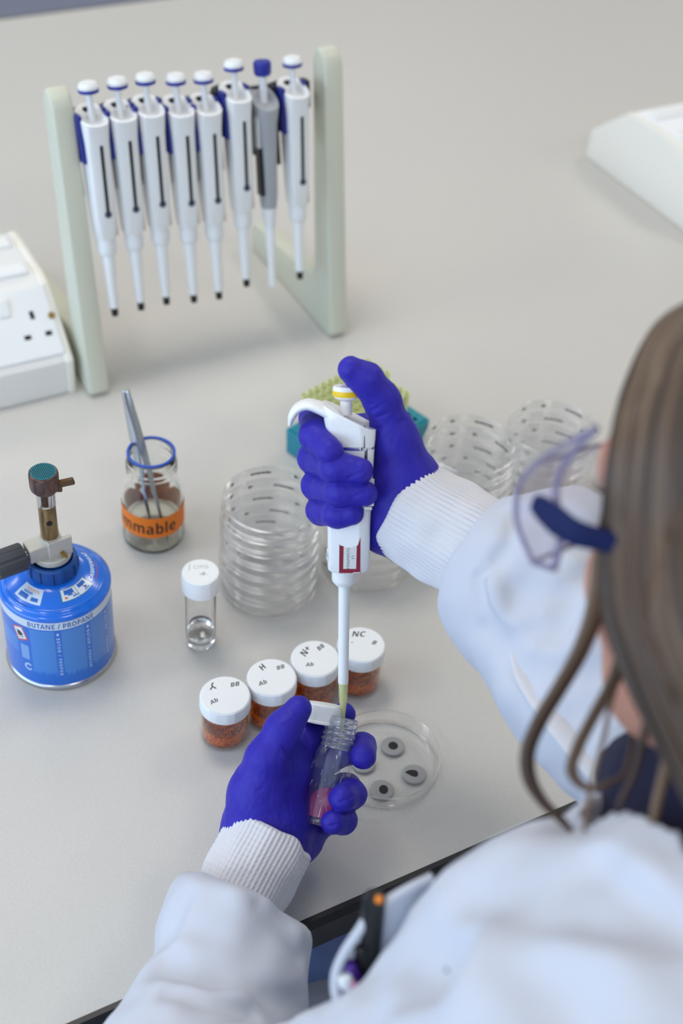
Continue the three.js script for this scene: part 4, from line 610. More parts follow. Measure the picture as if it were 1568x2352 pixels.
// coat: torso, sleeves, skirt over the lap
const bp = (x, y, z, r) => [B(x, y, z), r];
const torsoCones = [[bp(0.4, 0.34, -0.17, 0.1), bp(0.4, -0.08, -0.12, 0.135)], [bp(0.285, 0.29, -0.178, 0.098), bp(0.3, -0.05, -0.13, 0.12)], [bp(0.515, 0.29, -0.178, 0.098), bp(0.5, -0.05, -0.13, 0.12)], [bp(0.4, 0.385, -0.15, 0.062), bp(0.235, 0.335, -0.14, 0.06)], [bp(0.4, 0.385, -0.15, 0.062), bp(0.565, 0.335, -0.14, 0.06)], [bp(0.252, 0.25, -0.205, 0.07), bp(0.3, 0.15, -0.19, 0.09)]];
const torso = blend(torsoCones.map((b) => cone(b[0][0], b[1][0], b[0][1], b[1][1])), 0.05);
const sleeveR = chain([J(1088, 1258, 0.914, 0.042), J(1235, 1372, 0.874, 0.057), J(1372, 1540, 0.835, 0.06), J(1500, 1690, 0.8, 0.06), bp(0.565, 0.325, -0.14, 0.068)], 0.02);
const puffR = [ball(at(1072, 1328, 0.905), 0.027), ball(at(1195, 1245, 0.893), 0.031), ball(at(1300, 1255, 0.868), 0.039)];
const sleeveL1 = chain([J(550, 2072, 0.917, 0.0385), J(546, 2100, 0.905, 0.047), J(538, 2150, 0.889, 0.0505)], 0.012);
const sleeveL2 = chain([J(495, 2338, 0.848, 0.0555), J(430, 2480, 0.805, 0.057), J(380, 2650, 0.78, 0.06), bp(0.235, 0.325, -0.14, 0.066)], 0.02);
const sleeveLm = cone(at(560, 2150, 0.885), at(540, 2290, 0.855), 0.043, 0.047);
const plane = (p, n) => (x, y, z) => (x - p.x) * n.x + (y - p.y) * n.y + (z - p.z) * n.z, smaxr = (a, b, k) => -smin(-a, -b, k);
const CR0 = at(932, 1167, 0.93), CR1 = at(1105, 1268, 0.908), CL0 = at(625, 1914, 0.94), CL1 = at(544, 2068, 0.921), nR = CR0.clone().sub(CR1).normalize(), nL = CL0.clone().sub(CL1).normalize();
const cutR = plane(CR1.clone().addScaledVector(nR, 0.004), nR), cutL = plane(CL1.clone().addScaledVector(nL, 0.004), nL);
const hit = (u, v, f, off = 0) => { const r = ray(u, v), l = r.length(); r.normalize(); let t = 0.3; for (let i = 0; i < 200; i++) { const d = f(camera.position.x + r.x * t, camera.position.y + r.y * t, camera.position.z + r.z * t) - off; if (d < 2e-4 || t > 1.5) break; t += d * 0.8; } return camera.position.clone().addScaledVector(r, t); };
const collarA = hit(1470, 1880, torso), collarC = hit(1568, 1955, torso), collarN = V().crossVectors(collarC.clone().sub(collarA), V(0, 1, 0)).normalize(); if (collarN.dot(B(0.42, 0.4, -0.25).sub(collarA)) < 0) collarN.negate();
const collarCut = plane(collarA, collarN), neckZone = ellipsoid(B(0.41, 0.41, -0.19), B(1, 0, 0), V(0, 1, 0), B(0, 0, 1), 0.14, 0.12, 0.135);
const lap = blend([cone(B(0.3, -0.22, -0.12), B(0.285, -0.2, -0.37), 0.115, 0.1), cone(B(0.5, -0.22, -0.12), B(0.51, -0.2, -0.37), 0.115, 0.1)], 0.04);
const neckHole = blend([cone(B(0.4, 0.37, -0.24), B(0.4, 0.6, -0.32), 0.078, 0.13), cone(B(0.4, 0.36, -0.26), B(0.4, 0.16, -0.36), 0.06, 0.015)], 0.03);
const coatPlain = (x, y, z) => {
  let d = torso(x, y, z); { const t = d; d = Math.max(d, -neckHole(x, y, z)); d = Math.max(d, -Math.max(-collarCut(x, y, z), -(t + 0.02), neckZone(x, y, z))); } const r = sleeveR(x, y, z); let rr = r; for (const p of puffR) rr = smin(rr, p(x, y, z), 0.014);
  let l = smin(sleeveL1(x, y, z), sleeveLm(x, y, z), 0.012); l = smin(l, sleeveL2(x, y, z), 0.009);
  rr = smaxr(rr, cutR(x, y, z), 0.008); l = smaxr(l, cutL(x, y, z), 0.01);
  d = smin(d, rr, 0.03); d = smin(d, l, 0.02); d = smin(d, lap(x, y, z), 0.05);
  return d;
};
const fold = (w, a, ...pts) => groove(pts.map(([u, v]) => hit(u, v, coatPlain)), w, a);
const folds = [
  fold(0.011, 0.017, [385, 2212], [430, 2226], [485, 2236]), fold(0.012, -0.006, [400, 2250], [470, 2262], [560, 2290]), fold(0.007, 0.007, [390, 2275], [480, 2300], [570, 2325], [680, 2375]),
  fold(0.007, 0.006, [600, 2080], [655, 2125], [690, 2190]), fold(0.01, -0.004, [560, 2060], [640, 2100], [690, 2140]), fold(0.012, 0.005, [560, 2215], [610, 2150], [660, 2110]), fold(0.009, 0.005, [520, 2250], [600, 2290], [690, 2300]), fold(0.008, 0.005, [420, 2060], [400, 2110], [385, 2160]),
  fold(0.005, 0.008, [1095, 1330], [1108, 1390], [1130, 1440]), fold(0.006, 0.007, [1110, 1440], [1160, 1500], [1200, 1560]), fold(0.009, -0.005, [1125, 1330], [1150, 1420], [1210, 1480]),
  fold(0.01, 0.008, [1170, 1470], [1260, 1445], [1310, 1400], [1335, 1330]), fold(0.01, 0.007, [1190, 1360], [1270, 1370], [1290, 1420]), fold(0.009, -0.005, [1320, 1300], [1345, 1380], [1330, 1450]), fold(0.011, 0.006, [1200, 1520], [1300, 1560], [1400, 1540]), fold(0.01, 0.006, [1320, 1640], [1390, 1600], [1430, 1560]), fold(0.006, 0.005, [1190, 1180], [1170, 1250], [1120, 1310]),
  fold(0.017, 0.0115, [925, 2188], [980, 2207], [1030, 2208]), fold(0.014, 0.021, [968, 2207], [1016, 2213]), fold(0.02, -0.006, [900, 2250], [980, 2260], [1060, 2240]), fold(0.014, 0.008, [1060, 2055], [1200, 2085], [1330, 2105], [1450, 2130]), fold(0.016, -0.006, [1050, 2130], [1250, 2150], [1430, 2180]), fold(0.008, 0.008, [1370, 1990], [1440, 2045], [1568, 2140]), fold(0.012, -0.005, [1290, 1930], [1400, 1990], [1500, 2040]), fold(0.014, 0.006, [1180, 2180], [1280, 2260], [1330, 2352]), fold(0.014, 0.006, [860, 2230], [850, 2352]), fold(0.012, 0.005, [1290, 1850], [1320, 1920], [1350, 1990])];
const coat = (x, y, z) => { let d = coatPlain(x, y, z); if (Math.abs(d) < 0.04) { for (const f of folds) d += f(x, y, z); d += 0.0026 * noise3(x * 14, y * 9, z * 14) + 0.0013 * noise3(x * 34, y * 20, z * 34); } return d; };
const coatMesh = own('lab_coat', sdfMesh(coat, V(-0.2, -0.34, -0.78), V(0.66, 0.46, 0.16), 0.0042), M.coat);
{ const pts = [[1178, 1502], [1205, 1560], [1262, 1640], [1325, 1718], [1390, 1790]].map(([u, v]) => hit(u, v, coat, 0.001)); if (pts.every((q) => q.distanceTo(camera.position) < 1.2)) own('sleeve_band', sweep(pts, [0.002, 0.0055, 0.0065, 0.007, 0.007], { seg: 12, steps: 8, flat: 0.3, hint: V(0.2, 0.75, 0.6) }), M.knit, coatMesh); }

const shirtCollar = chain([J(1438, 1752, 0.68, 0.0125), J(1500, 1800, 0.665, 0.026), J(1620, 1850, 0.64, 0.05)], 0.01);
const shirtField = (x, y, z) => smin(shirtCollar(x, y, z), Math.min(smin(torso(x, y, z) + 0.012, cone(B(0.4, 0.34, -0.19), B(0.4, 0.415, -0.225), 0.085, 0.07)(x, y, z), 0.03), torso(x, y, z) + 0.012), 0.012);
own('shirt', sdfMesh(shirtField, V(0.0, 0.05, -0.65), V(0.62, 0.5, 0.0), 0.006), M.shirt);
const legs = blend([cone(B(0.31, -0.26, -0.08), B(0.3, -0.25, -0.6), 0.09, 0.07), cone(B(0.49, -0.26, -0.08), B(0.5, -0.25, -0.6), 0.09, 0.07), cone(B(0.3, -0.25, -0.6), B(0.3, -0.82, -0.5), 0.068, 0.05), cone(B(0.5, -0.25, -0.6), B(0.5, -0.82, -0.5), 0.068, 0.05), cone(B(0.36, -0.24, -0.08), B(0.44, -0.24, -0.08), 0.11, 0.11)], 0.03);
own('trousers', sdfMesh((x, y, z) => { const d = legs(x, y, z); return Math.abs(d) < 0.03 ? d + 0.004 * noise3(x * 18, y * 18, z * 18) : d; }, V(-0.25, -0.9, -0.95), V(0.65, -0.1, 0.15), 0.008), M.denim);
for (const x of [0.3, 0.5]) own('shoe', creased(loft([{ y: 0, rx: 0.045, rz: 0.125, n: 2.6, z: -0.04 }, { y: 0.02, rx: 0.047, rz: 0.128, n: 2.6, z: -0.04 }, { y: 0.05, rx: 0.043, rz: 0.1, n: 2.4, z: -0.02 }, { y: 0.085, rx: 0.038, rz: 0.055, n: 2.2, z: 0.02 }], 32), 0.8).rotateY(TH).translate(...B(x, -0.9, -0.52).toArray()), M.black);

// head: turned to the bench, bowed and tilted
const [HR, HU, HF] = (() => { const th = TH + 8 * Math.PI / 180, p = 17 * Math.PI / 180, r = -14 * Math.PI / 180, F0 = V(-Math.sin(th), 0, -Math.cos(th)), R0 = V(Math.cos(th), 0, -Math.sin(th)), F = F0.multiplyScalar(Math.cos(p)).add(V(0, -Math.sin(p), 0)), U = V().crossVectors(R0, F), R1 = R0.clone().multiplyScalar(Math.cos(r)).addScaledVector(U, Math.sin(r)); return [R1, V().crossVectors(R1, F), F]; })();
const HINGE = at(1283, 1195, 0.585), HC = HINGE.clone().addScaledVector(HR, 0.074).addScaledVector(HF, -0.082).addScaledVector(HU, 0.004);
const H = (r, u, f) => HC.clone().addScaledVector(HR, r).addScaledVector(HU, u).addScaledVector(HF, f);
const el = (r, u, f, a, b, c) => ellipsoid(H(r, u, f), HR, HU, HF, a, b, c), hc = (a, b, ra, rb) => cone(H(...a), H(...b), ra, rb);
const skull = blend([el(0, 0.03, -0.01, 0.074, 0.088, 0.092), el(0, -0.03, 0.03, 0.062, 0.078, 0.062), hc([0, -0.088, 0.062], [0, -0.06, 0.04], 0.022, 0.045), hc([-0.045, -0.06, 0.0], [-0.02, -0.085, 0.05], 0.024, 0.024), hc([0.045, -0.06, 0.0], [0.02, -0.085, 0.05], 0.024, 0.024), hc([-0.036, -0.032, 0.062], [0.036, -0.032, 0.062], 0.024, 0.024), hc([-0.042, 0.022, 0.07], [0.042, 0.022, 0.07], 0.018, 0.018)], 0.02);
const face = (() => { const nose = chain([[H(0, 0.004, 0.087), 0.007], [H(0, -0.028, 0.108), 0.0095]], 0.004), wing = [ball(H(-0.011, -0.032, 0.097), 0.008), ball(H(0.011, -0.032, 0.097), 0.008)], lip1 = hc([-0.016, -0.056, 0.088], [0.016, -0.056, 0.088], 0.0055, 0.0055), lip2 = hc([-0.014, -0.066, 0.087], [0.014, -0.066, 0.087], 0.006, 0.006), sockets = [ball(H(-0.032, 0.0, 0.1), 0.017), ball(H(0.032, 0, 0.1), 0.017)], eyes = [ball(H(-0.032, 0, 0.077), 0.0125), ball(H(0.032, 0, 0.077), 0.0125)], ears = [el(-0.078, -0.005, -0.008, 0.008, 0.031, 0.018), el(0.078, -0.005, -0.008, 0.008, 0.031, 0.018)];
  return (x, y, z) => { let d = skull(x, y, z); d = smin(d, nose(x, y, z), 0.01); for (const w of wing) d = smin(d, w(x, y, z), 0.006); for (const s of sockets) d = -smin(-d, s(x, y, z), 0.012); for (const e of eyes) d = Math.min(d, e(x, y, z)); d = smin(d, lip1(x, y, z), 0.004); d = smin(d, lip2(x, y, z), 0.004); for (const e of ears) d = smin(d, e(x, y, z), 0.006); return d; }; })();
const neckF = cone(H(0, -0.06, -0.035), B(0.4, 0.33, -0.17), 0.052, 0.06);
const armsF = blend([chain([bp(0.565, 0.325, -0.14, 0.05), J(1500, 1690, 0.8, 0.042), J(1235, 1372, 0.876, 0.034), J(1095, 1262, 0.91, 0.023), J(940, 1172, 0.937, 0.021)], 0.02), chain([bp(0.235, 0.325, -0.14, 0.05), J(380, 2650, 0.78, 0.042), J(540, 2150, 0.9, 0.024), J(556, 2040, 0.934, 0.018), J(612, 1908, 0.952, 0.019)], 0.008)], 0.01);
{
  const core = (x, y, z) => smin(smin(torso(x, y, z) + 0.028, armsF(x, y, z), 0.02), smin(neckF(x, y, z), legs(x, y, z) + 0.02, 0.02), 0.02), hb = boundsOf([H(0.1, 0.14, 0.13), H(-0.1, -0.16, -0.13), H(0.1, -0.16, 0.13), H(-0.1, 0.14, -0.13), H(-0.1, -0.16, 0.13), H(0.1, 0.14, -0.13)], 0.01);
  own('body', merge([sdfMesh(core, V(-0.25, -0.9, -0.95), V(0.68, 0.5, 0.16), 0.0085), sdfMesh((x, y, z) => smin(face(x, y, z), neckF(x, y, z), 0.02), ...hb, 0.0035), sdfMesh((x, y, z) => rightHand(x, y, z) + 0.0014, ...rBox, 0.003), sdfMesh((x, y, z) => leftHand(x, y, z) + 0.0014, ...lBox, 0.003)]), M.skin);
}
// eyes and brows
for (const q of [-1, 1]) {
  const e = own('eye', new THREE.SphereGeometry(0.0121, 32, 24).translate(...H(q * 0.032, -0.0005, 0.0788).toArray()), std('#ece7e2', 0.2)), look = HF.clone().addScaledVector(HU, -0.35).normalize(), c = H(q * 0.032, -0.0005, 0.0788);
  const disc = (r, y) => new THREE.SphereGeometry(y, 24, 8, 0, Math.PI * 2, 0, Math.asin(r / y)).applyQuaternion(new THREE.Quaternion().setFromUnitVectors(V(0, 1, 0), look)).translate(...c.toArray());
  own('iris', disc(0.0055, 0.01222), std('#5b4a34', 0.2), e); own('pupil', disc(0.0024, 0.01232), M.black, e);
  own('eyebrow', sweep([H(q * 0.012, 0.02, 0.091), H(q * 0.03, 0.026, 0.0895), H(q * 0.05, 0.021, 0.078)], [0.0018, 0.0026, 0.001], { seg: 8, steps: 6, flat: 0.6, hint: HU }), std('#4a3626', 0.8));
}
// lashes of the left eye
{ const g = []; for (let i = 0; i < 9; i++) { const a = (i - 4) * 0.16; g.push(sweep([H(-0.032 + Math.sin(a) * 0.014, 0.003, 0.0875 - Math.abs(a) * 0.005), H(-0.033 + Math.sin(a) * 0.018, 0.0035, 0.094 - Math.abs(a) * 0.007), H(-0.034 + Math.sin(a) * 0.021, 0.0075, 0.0985 - Math.abs(a) * 0.009)], [0.0005, 0.0004, 0.0001], { seg: 5, steps: 4 })); } own('eyelashes', merge(g), M.lash); }

// hair: a mantle from the crown round the back of the head, falling onto the shoulders, with loose locks in front
const hairBase = new THREE.Color('#4f3a2a'), hairLight = new THREE.Color('#836a52'), hairDark = new THREE.Color('#271b13');
const hairMat = new THREE.MeshPhysicalMaterial({ color: '#ffffff', vertexColors: true, roughness: 0.5, sheen: 0.3, sheenColor: new THREE.Color('#8a6f55'), sheenRoughness: 0.5 });
const hairTint = (t, s, c) => { const n = noise3(t * 38, s * 0.8, 2.1) * 0.5 + noise3(t * 110, s * 1.1, 7.7) * 0.35 + noise3(t * 9, s * 0.7, 4.4) * 0.55; return n > 0 ? c.copy(hairBase).lerp(hairLight, Math.min(1, n * 1.1)) : c.copy(hairBase).lerp(hairDark, Math.min(1, -n * 1.2)); };
{
  const guides = [
    [H(-0.03, 0.118, 0.03), at(1500, 735, 0.6), at(1428, 880, 0.592), at(1392, 1060, 0.586), at(1376, 1250, 0.58), at(1380, 1400, 0.572), at(1440, 1570, 0.562), at(1525, 1735, 0.55), at(1600, 1880, 0.54)],
    [H(-0.035, 0.12, 0.0), at(1600, 760, 0.56), at(1540, 900, 0.548), at(1512, 1060, 0.54), at(1500, 1250, 0.535), at(1515, 1430, 0.528), at(1575, 1600, 0.52), at(1650, 1790, 0.512), at(1720, 1950, 0.505)],
    [H(-0.03, 0.122, -0.03), at(1760, 760, 0.525), at(1745, 900, 0.505), at(1735, 1060, 0.492), at(1735, 1260, 0.484), at(1755, 1450, 0.478), at(1810, 1650, 0.472), at(1880, 1850, 0.466), at(1940, 2020, 0.46)],
    [H(0, 0.12, -0.06), H(-0.03, 0.09, -0.1), H(-0.032, 0.05, -0.118), H(-0.034, 0.0, -0.124), H(-0.036, -0.05, -0.122), H(-0.036, -0.1, -0.112), H(-0.03, -0.15, -0.105), H(-0.02, -0.2, -0.11), H(-0.01, -0.25, -0.12)],
    [H(0.02, 0.12, -0.04), H(0.06, 0.085, -0.08), H(0.076, 0.045, -0.088), H(0.082, 0.0, -0.09), H(0.084, -0.05, -0.088), H(0.08, -0.1, -0.08), H(0.07, -0.15, -0.08), H(0.06, -0.2, -0.085), H(0.05, -0.25, -0.095)],
    [H(0.02, 0.118, 0.02), H(0.07, 0.085, 0.035), H(0.088, 0.04, 0.045), H(0.092, 0.0, 0.042), H(0.094, -0.05, 0.036), H(0.09, -0.1, 0.03), H(0.084, -0.15, 0.028), H(0.078, -0.2, 0.026), H(0.07, -0.25, 0.02)]];
  const cols = guides[0].map((_, k) => new THREE.CatmullRomCurve3(guides.map((g) => g[k]))), NT = 420, NS = 72, e = 0.002, pos = [], col = [], idx = [], c = new THREE.Color(), w = NT + 1;
  const rowsAt = []; for (let i = 0; i <= NT; i++) rowsAt.push(new THREE.CatmullRomCurve3(cols.map((cv) => cv.getPoint(i / NT))));
  for (const layer of [0, 1]) for (let k = 0; k <= NS; k++) for (let i = 0; i <= NT; i++) {
    const t = i / NT, s = k / NS, p = rowsAt[i].getPoint(s), out = p.clone().sub(H(0, Math.max(-0.25, Math.min(0.04, p.clone().sub(HC).dot(HU))), -0.02)).normalize();
    const push = out.clone().lerp(camera.position.clone().sub(p).normalize(), THREE.MathUtils.clamp(1.5 - t * 3, 0, 1)).normalize(); for (let q = 0; q < 6; q++) { const d = face(p.x, p.y, p.z); if (d < 0.009) p.addScaledVector(push, 0.0095 - d); }
    const ridge = 0.0016 * noise3(t * 60, s * 1.2, 1.5) + 0.0008 * noise3(t * 160, s * 1.6, 9.1) + 0.003 * noise3(t * 14, s * 1.1, 3.3);
    p.addScaledVector(out, layer ? -0.0075 - 0.006 * s : ridge * Math.min(1, s * 6));
    pos.push(p.x, p.y, p.z); hairTint(t, s, c); col.push(c.r, c.g, c.b);
  }
  const off = w * (NS + 1), q = (a, b, cc, dd) => idx.push(a, b, cc, a, cc, dd);
  for (let k = 0; k < NS; k++) for (let i = 0; i < NT; i++) { const a = k * w + i; q(a, a + w, a + w + 1, a + 1); q(off + a, off + a + 1, off + a + w + 1, off + a + w); }
  for (let k = 0; k < NS; k++) { const a = k * w, b = k * w + NT; q(a, off + a, off + a + w, a + w); q(b, b + w, off + b + w, off + b); }
  for (let i = 0; i < NT; i++) { const a = NS * w + i; q(a, off + a, off + a + 1, a + 1); q(i, i + 1, off + i + 1, off + i); }
  const g = new THREE.BufferGeometry(); g.setAttribute('position', new THREE.Float32BufferAttribute(pos, 3)); g.setAttribute('color', new THREE.Float32BufferAttribute(col, 3)); g.setIndex(idx); g.computeVertexNormals();
  const hair = own('hair', g, hairMat);
  const capF = (x, y, z) => { const q = V(x, y, z).sub(HC), u = q.dot(HU), ff = q.dot(HF); return Math.max(skull(x, y, z) - 0.007 - 0.0012 * noise3(x * 90, y * 30, z * 90), (-0.012 + 0.85 * ff - u) * 0.75); };
  const cg = sdfMesh(capF, H(0, 0.03, 0).addScalar(-0.15), H(0, 0.03, 0).addScalar(0.15), 0.004), cn = cg.attributes.position.count, cc2 = []; for (let i = 0; i < cn; i++) { hairTint(noise2(cg.attributes.position.getX(i) * 9, cg.attributes.position.getZ(i) * 9) * 0.5 + 0.5, 0.2, c); cc2.push(c.r, c.g, c.b); }
  cg.setAttribute('color', new THREE.Float32BufferAttribute(cc2, 3)); own('crown', cg, hairMat, hair);
  const lock = (pts, r, tone) => { const gg = sweep(pts, r, { seg: 10, steps: 14, flat: 0.6, hint: V(0.3, 0.2, 1).normalize() }), n = gg.attributes.position.count, cc = []; for (let i = 0; i < n; i++) { hairTint(tone + (i % 11) * 0.004, i / n, c); cc.push(c.r, c.g, c.b); } gg.setAttribute('color', new THREE.Float32BufferAttribute(cc, 3)); return gg; };
  const L = (list, d0, d1) => list.map(([u, v], i) => at(u, v, d0 + (d1 - d0) * i / (list.length - 1)));
  own('lock', lock(L([[1392, 1180], [1380, 1300], [1366, 1400], [1335, 1490], [1288, 1575], [1240, 1655], [1212, 1725], [1215, 1785], [1245, 1840], [1290, 1885], [1320, 1920]], 0.588, 0.6), [0.003, 0.005, 0.005, 0.0046, 0.0042, 0.0042, 0.004, 0.0034, 0.0026, 0.002, 0.001], 0.11), hairMat, hair);
  own('lock', lock(L([[1440, 1380], [1435, 1490], [1405, 1570], [1360, 1650], [1325, 1720], [1312, 1765], [1325, 1795], [1358, 1812], [1395, 1800], [1432, 1780], [1445, 1740], [1455, 1690]], 0.575, 0.585), [0.004, 0.0044, 0.0036, 0.0032, 0.0032, 0.003, 0.0022, 0.002, 0.0018, 0.0016, 0.0016, 0.0012], 0.2), hairMat, hair);
  own('lock', lock(L([[1440, 1480], [1405, 1600], [1385, 1700], [1352, 1830], [1340, 1930], [1338, 2010]], 0.575, 0.585), [0.002, 0.0015, 0.0013, 0.0013, 0.0011, 0.0006], 0.33), hairMat, hair);
  own('lock', lock(L([[1500, 1560], [1480, 1680], [1455, 1780], [1425, 1840], [1415, 1870]], 0.56, 0.57), [0.003, 0.002, 0.0018, 0.0015, 0.0008], 0.41), hairMat, hair);
  own('lock', lock(L([[1560, 1640], [1530, 1760], [1505, 1860], [1495, 1940]], 0.55, 0.555), [0.004, 0.003, 0.0024, 0.001], 0.47), hairMat, hair);
}

// ------------------------------------------------------------------ safety glasses
{
  const t = thing('safety_glasses', 'clear safety glasses with side shields and dark blue temple arm', 'safety glasses', HINGE);
  const G = (r, u, f) => V().addScaledVector(HR, r).addScaledVector(HU, u).addScaledVector(HF, f), W = 0.148;
  const E1 = [[-1.26, 4.66], [0.12, 2.73], [0.46, 1.37], [0.2, 0.54], [-0.27, -0.62], [-0.19, -2.29]], E2 = [[1.9, 2.0], [2.69, 0.79], [2.68, -0.64], [2.29, -1.32], [1.15, -2.46]];
  const sheet = (grid) => { const pos = [], idx = [], w = grid[0].length; grid.forEach((row) => row.forEach((p) => pos.push(p.x, p.y, p.z))); for (let a = 0; a < grid.length - 1; a++) for (let b = 0; b < w - 1; b++) { const i = a * w + b; idx.push(i, i + 1, i + w, i + 1, i + w + 1, i + w); } const g = new THREE.BufferGeometry(); g.setAttribute('position', new THREE.Float32BufferAttribute(pos, 3)); g.setIndex(idx); g.computeVertexNormals(); return g; };
  const c1 = new THREE.CatmullRomCurve3(E1.map(([f, u]) => V(0, u / 100, f / 100))), c2 = new THREE.CatmullRomCurve3(E2.map(([f, u]) => V(0, u / 100, f / 100)));
  const p1 = (k) => c1.getPoint(k), p2 = (k) => c2.getPoint(k), at3 = (r, q) => G(r, q.y, q.z);
  for (const r of [0, W]) {
    const grid = []; for (let i = 0; i <= 24; i++) { const row = []; for (let j = 0; j <= 8; j++) row.push(at3(r + (r ? 1 : -1) * 0.002 * Math.sin(j / 8 * Math.PI), p1(i / 24).lerp(p2(i / 24), j / 8))); grid.push(row); }
    part('side_shield', sheet(grid), M.gogLens, t);
    const edge = []; for (let i = 0; i <= 24; i++) edge.push(at3(r, p1(i / 24))); part('shield_edge', sweep(edge, [0.0018, 0.0018], { seg: 8, steps: 2, hint: HR }), M.gogEdge, t);
    const corner = []; for (let i = 0; i <= 20; i++) corner.push(at3(r, p2(i / 20))); part('corner_edge', sweep(corner, [0.0013, 0.0013], { seg: 8, steps: 2, hint: HR }), M.gogEdge, t);
    part('bottom_edge', sweep([at3(r, p1(1)), at3(r, p1(1).lerp(p2(1), 0.5)), at3(r, p2(1))], [0.0015, 0.0015], { seg: 8, steps: 4, hint: HR }), M.gogEdge, t);
    part('top_edge', sweep([at3(r, p1(0)), at3(r, p1(0).lerp(p2(0), 0.5).add(V(0, 0.0015, 0))), at3(r, p2(0))], [0.0012, 0.0012], { seg: 8, steps: 4, hint: HR }), M.gogEdge, t);
  }
  const front = []; for (let i = 0; i <= 24; i++) { const row = []; for (let j = 0; j <= 20; j++) { const q = p2(i / 24), b = Math.sin(j / 20 * Math.PI); row.push(G(W * j / 20, q.y, q.z + 0.012 * b)); } front.push(row); }
  part('front_lens', sheet(front), M.gogLens, t);
  for (const k of [0, 1]) { const line = []; for (let j = 0; j <= 20; j++) { const q = p2(k); line.push(G(W * j / 20, q.y, q.z + 0.012 * Math.sin(j / 20 * Math.PI))); } part('lens_edge', sweep(line, [0.0011, 0.0011], { seg: 8, steps: 2, hint: HU }), M.gogEdge, t); }
  for (const [r, q] of [[-0.004, 1], [W + 0.004, -1]]) part('temple_arm', sweep([[r, 0.0045, 0.0125], [r, 0.0035, 0.007], [r, 0.0012, -0.003], [r + 0.001 * q, -0.0005, -0.013], [r + 0.008 * q, -0.0015, -0.023], [r + 0.015 * q, -0.002, -0.035], [r + 0.01 * q, -0.004, -0.06], [r + 0.002 * q, -0.008, -0.095], [r + 0.001 * q, -0.03, -0.108]].map((c) => G(...c)), [0.0044, 0.0062, 0.0072, 0.0064, 0.0054, 0.0045, 0.004, 0.0035, 0.003], { seg: 14, steps: 6, flat: 0.45, hint: HU.clone().negate().cross(HF) }), M.navy, t);
}

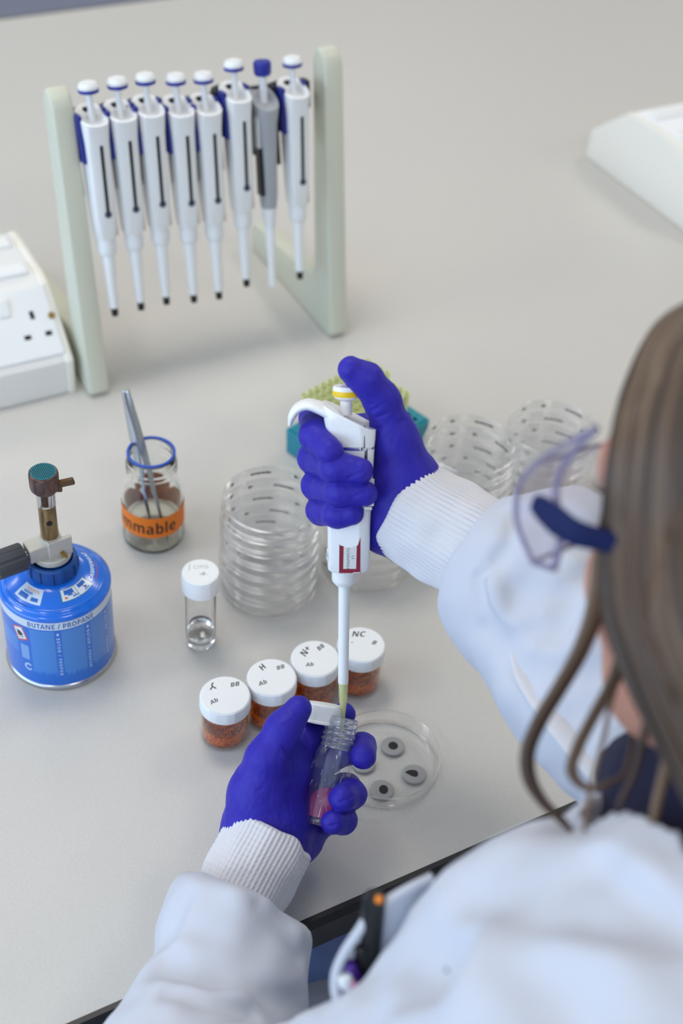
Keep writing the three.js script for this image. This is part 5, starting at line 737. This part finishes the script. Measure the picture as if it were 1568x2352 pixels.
// ------------------------------------------------------------------ breast pocket and what it holds
{
  const lip = [at(992, 2014, 0.652), at(940, 2040, 0.648), at(890, 2070, 0.648), at(850, 2102, 0.65), at(818, 2148, 0.652), at(789, 2192, 0.655), at(771, 2240, 0.657), at(773, 2290, 0.655), at(790, 2335, 0.65), at(806, 2380, 0.645)];
  const cv = new THREE.CatmullRomCurve3(lip), pos = [], idx = [], NU = 40, NV = 8, inward = B(0, 0, 0.08).sub(B(0, 0, 0));
  for (const o of [0, 1]) for (let i = 0; i <= NU; i++) for (let j = 0; j <= NV; j++) { const p = cv.getPoint(i / NU), f = j / NV; p.add(V(0, -0.13 * f, 0)).addScaledVector(inward, f * 0.5 - o * 0.025); pos.push(p.x, p.y, p.z); }
  const w = NV + 1, off = (NU + 1) * w; for (let i = 0; i < NU; i++) for (let j = 0; j < NV; j++) { const a = i * w + j; idx.push(a, a + 1, a + w, a + 1, a + w + 1, a + w, off + a, off + a + w, off + a + 1, off + a + 1, off + a + w, off + a + w + 1); }
  const g = new THREE.BufferGeometry(); g.setAttribute('position', new THREE.Float32BufferAttribute(pos, 3)); g.setIndex(idx); g.computeVertexNormals();
  const pk = own('pocket', g, M.coat); own('pocket_hem', sweep(lip, [0.0024, 0.0026, 0.0026, 0.0024], { seg: 10, steps: 8 }), M.coat, pk);
  const rod = (name, label, cat, a, b) => thing(name, label, cat, b.clone());
  const rel = (t, p) => p.clone().sub(t.position);
  { const a = at(861, 2058, 0.645), b = at(838, 2262, 0.672), t = rod('marker_pen', 'thick black marker with orange spot standing in coat pocket', 'pen', a, b);
    part('barrel', sweep([rel(t, b), rel(t, b.clone().lerp(a, 0.55)), rel(t, a.clone().lerp(b, 0.03)), rel(t, a)], [0.0056, 0.0058, 0.0056, 0.005], { seg: 20, steps: 8 }), M.black, t);
    part('clip', sweep([rel(t, at(850, 2048, 0.642)), rel(t, at(842, 2062, 0.641)), rel(t, at(838, 2100, 0.646))], [0.0017, 0.0016, 0.0013], { seg: 8, steps: 6 }), M.black, t);
    part('orange_spot', new THREE.SphereGeometry(0.0022, 16, 12).translate(...rel(t, at(870, 2066, 0.6395)).toArray()), std('#e8861e', 0.5), t); }
  { const a = at(829, 2170, 0.654), b = at(840, 2275, 0.675), t = rod('pen', 'shiny black pen beside the marker in the coat pocket', 'pen', a, b);
    part('barrel', sweep([rel(t, b), rel(t, b.clone().lerp(a, 0.6)), rel(t, a)], [0.0046, 0.0048, 0.0034], { seg: 18, steps: 8 }), std('#0b0b0d', 0.15), t); }
  { const a = at(803, 2215, 0.655), b = at(826, 2262, 0.667), t = rod('fancy_pen', 'purple and white pen with pink band low in coat pocket', 'pen', a, b);
    part('purple_cap', sweep([rel(t, b), rel(t, b.clone().lerp(a, 0.5)), rel(t, a)], [0.0034, 0.0036, 0.0028], { seg: 16, steps: 6 }), std('#4a1f86', 0.4), t);
    part('white_top', sweep([rel(t, at(790, 2240, 0.655)), rel(t, at(796, 2258, 0.657)), rel(t, at(806, 2276, 0.662))], [0.0034, 0.0042, 0.0036], { seg: 16, steps: 6 }), M.whiteMatte, t);
    part('pink_band', sweep([rel(t, at(812, 2258, 0.654)), rel(t, at(811, 2272, 0.656))], [0.0018, 0.0018], { seg: 12, steps: 4 }), std('#d67aa8', 0.5), t);
    part('purple_tip', sweep([rel(t, at(794, 2274, 0.655)), rel(t, at(793, 2298, 0.66))], [0.0026, 0.0018], { seg: 14, steps: 4 }), std('#4a1486', 0.4), t); }
}
// ------------------------------------------------------------------ stool under the person
{
  const t = thing('lab_stool', 'round black lab stool under the seated person', 'stool', B(0.4, -0.9, -0.05), TH);
  part('seat', creased(lathe([[0, 0.47], [0.16, 0.47], [0.175, 0.48], [0.175, 0.505], [0.16, 0.52], [0, 0.522]], 56), 0.5), M.black, t);
  part('post', cyl(0.025, 0.025, 0.44, 28, 0.03), M.chrome, t);
  for (let k = 0; k < 5; k++) part('foot', rbox(0.04, 0.03, 0.27, 0.006).translate(0, 0.018, 0.15).rotateY(k * Math.PI * 0.4), M.black, t);
}

renderer.render(scene, camera);
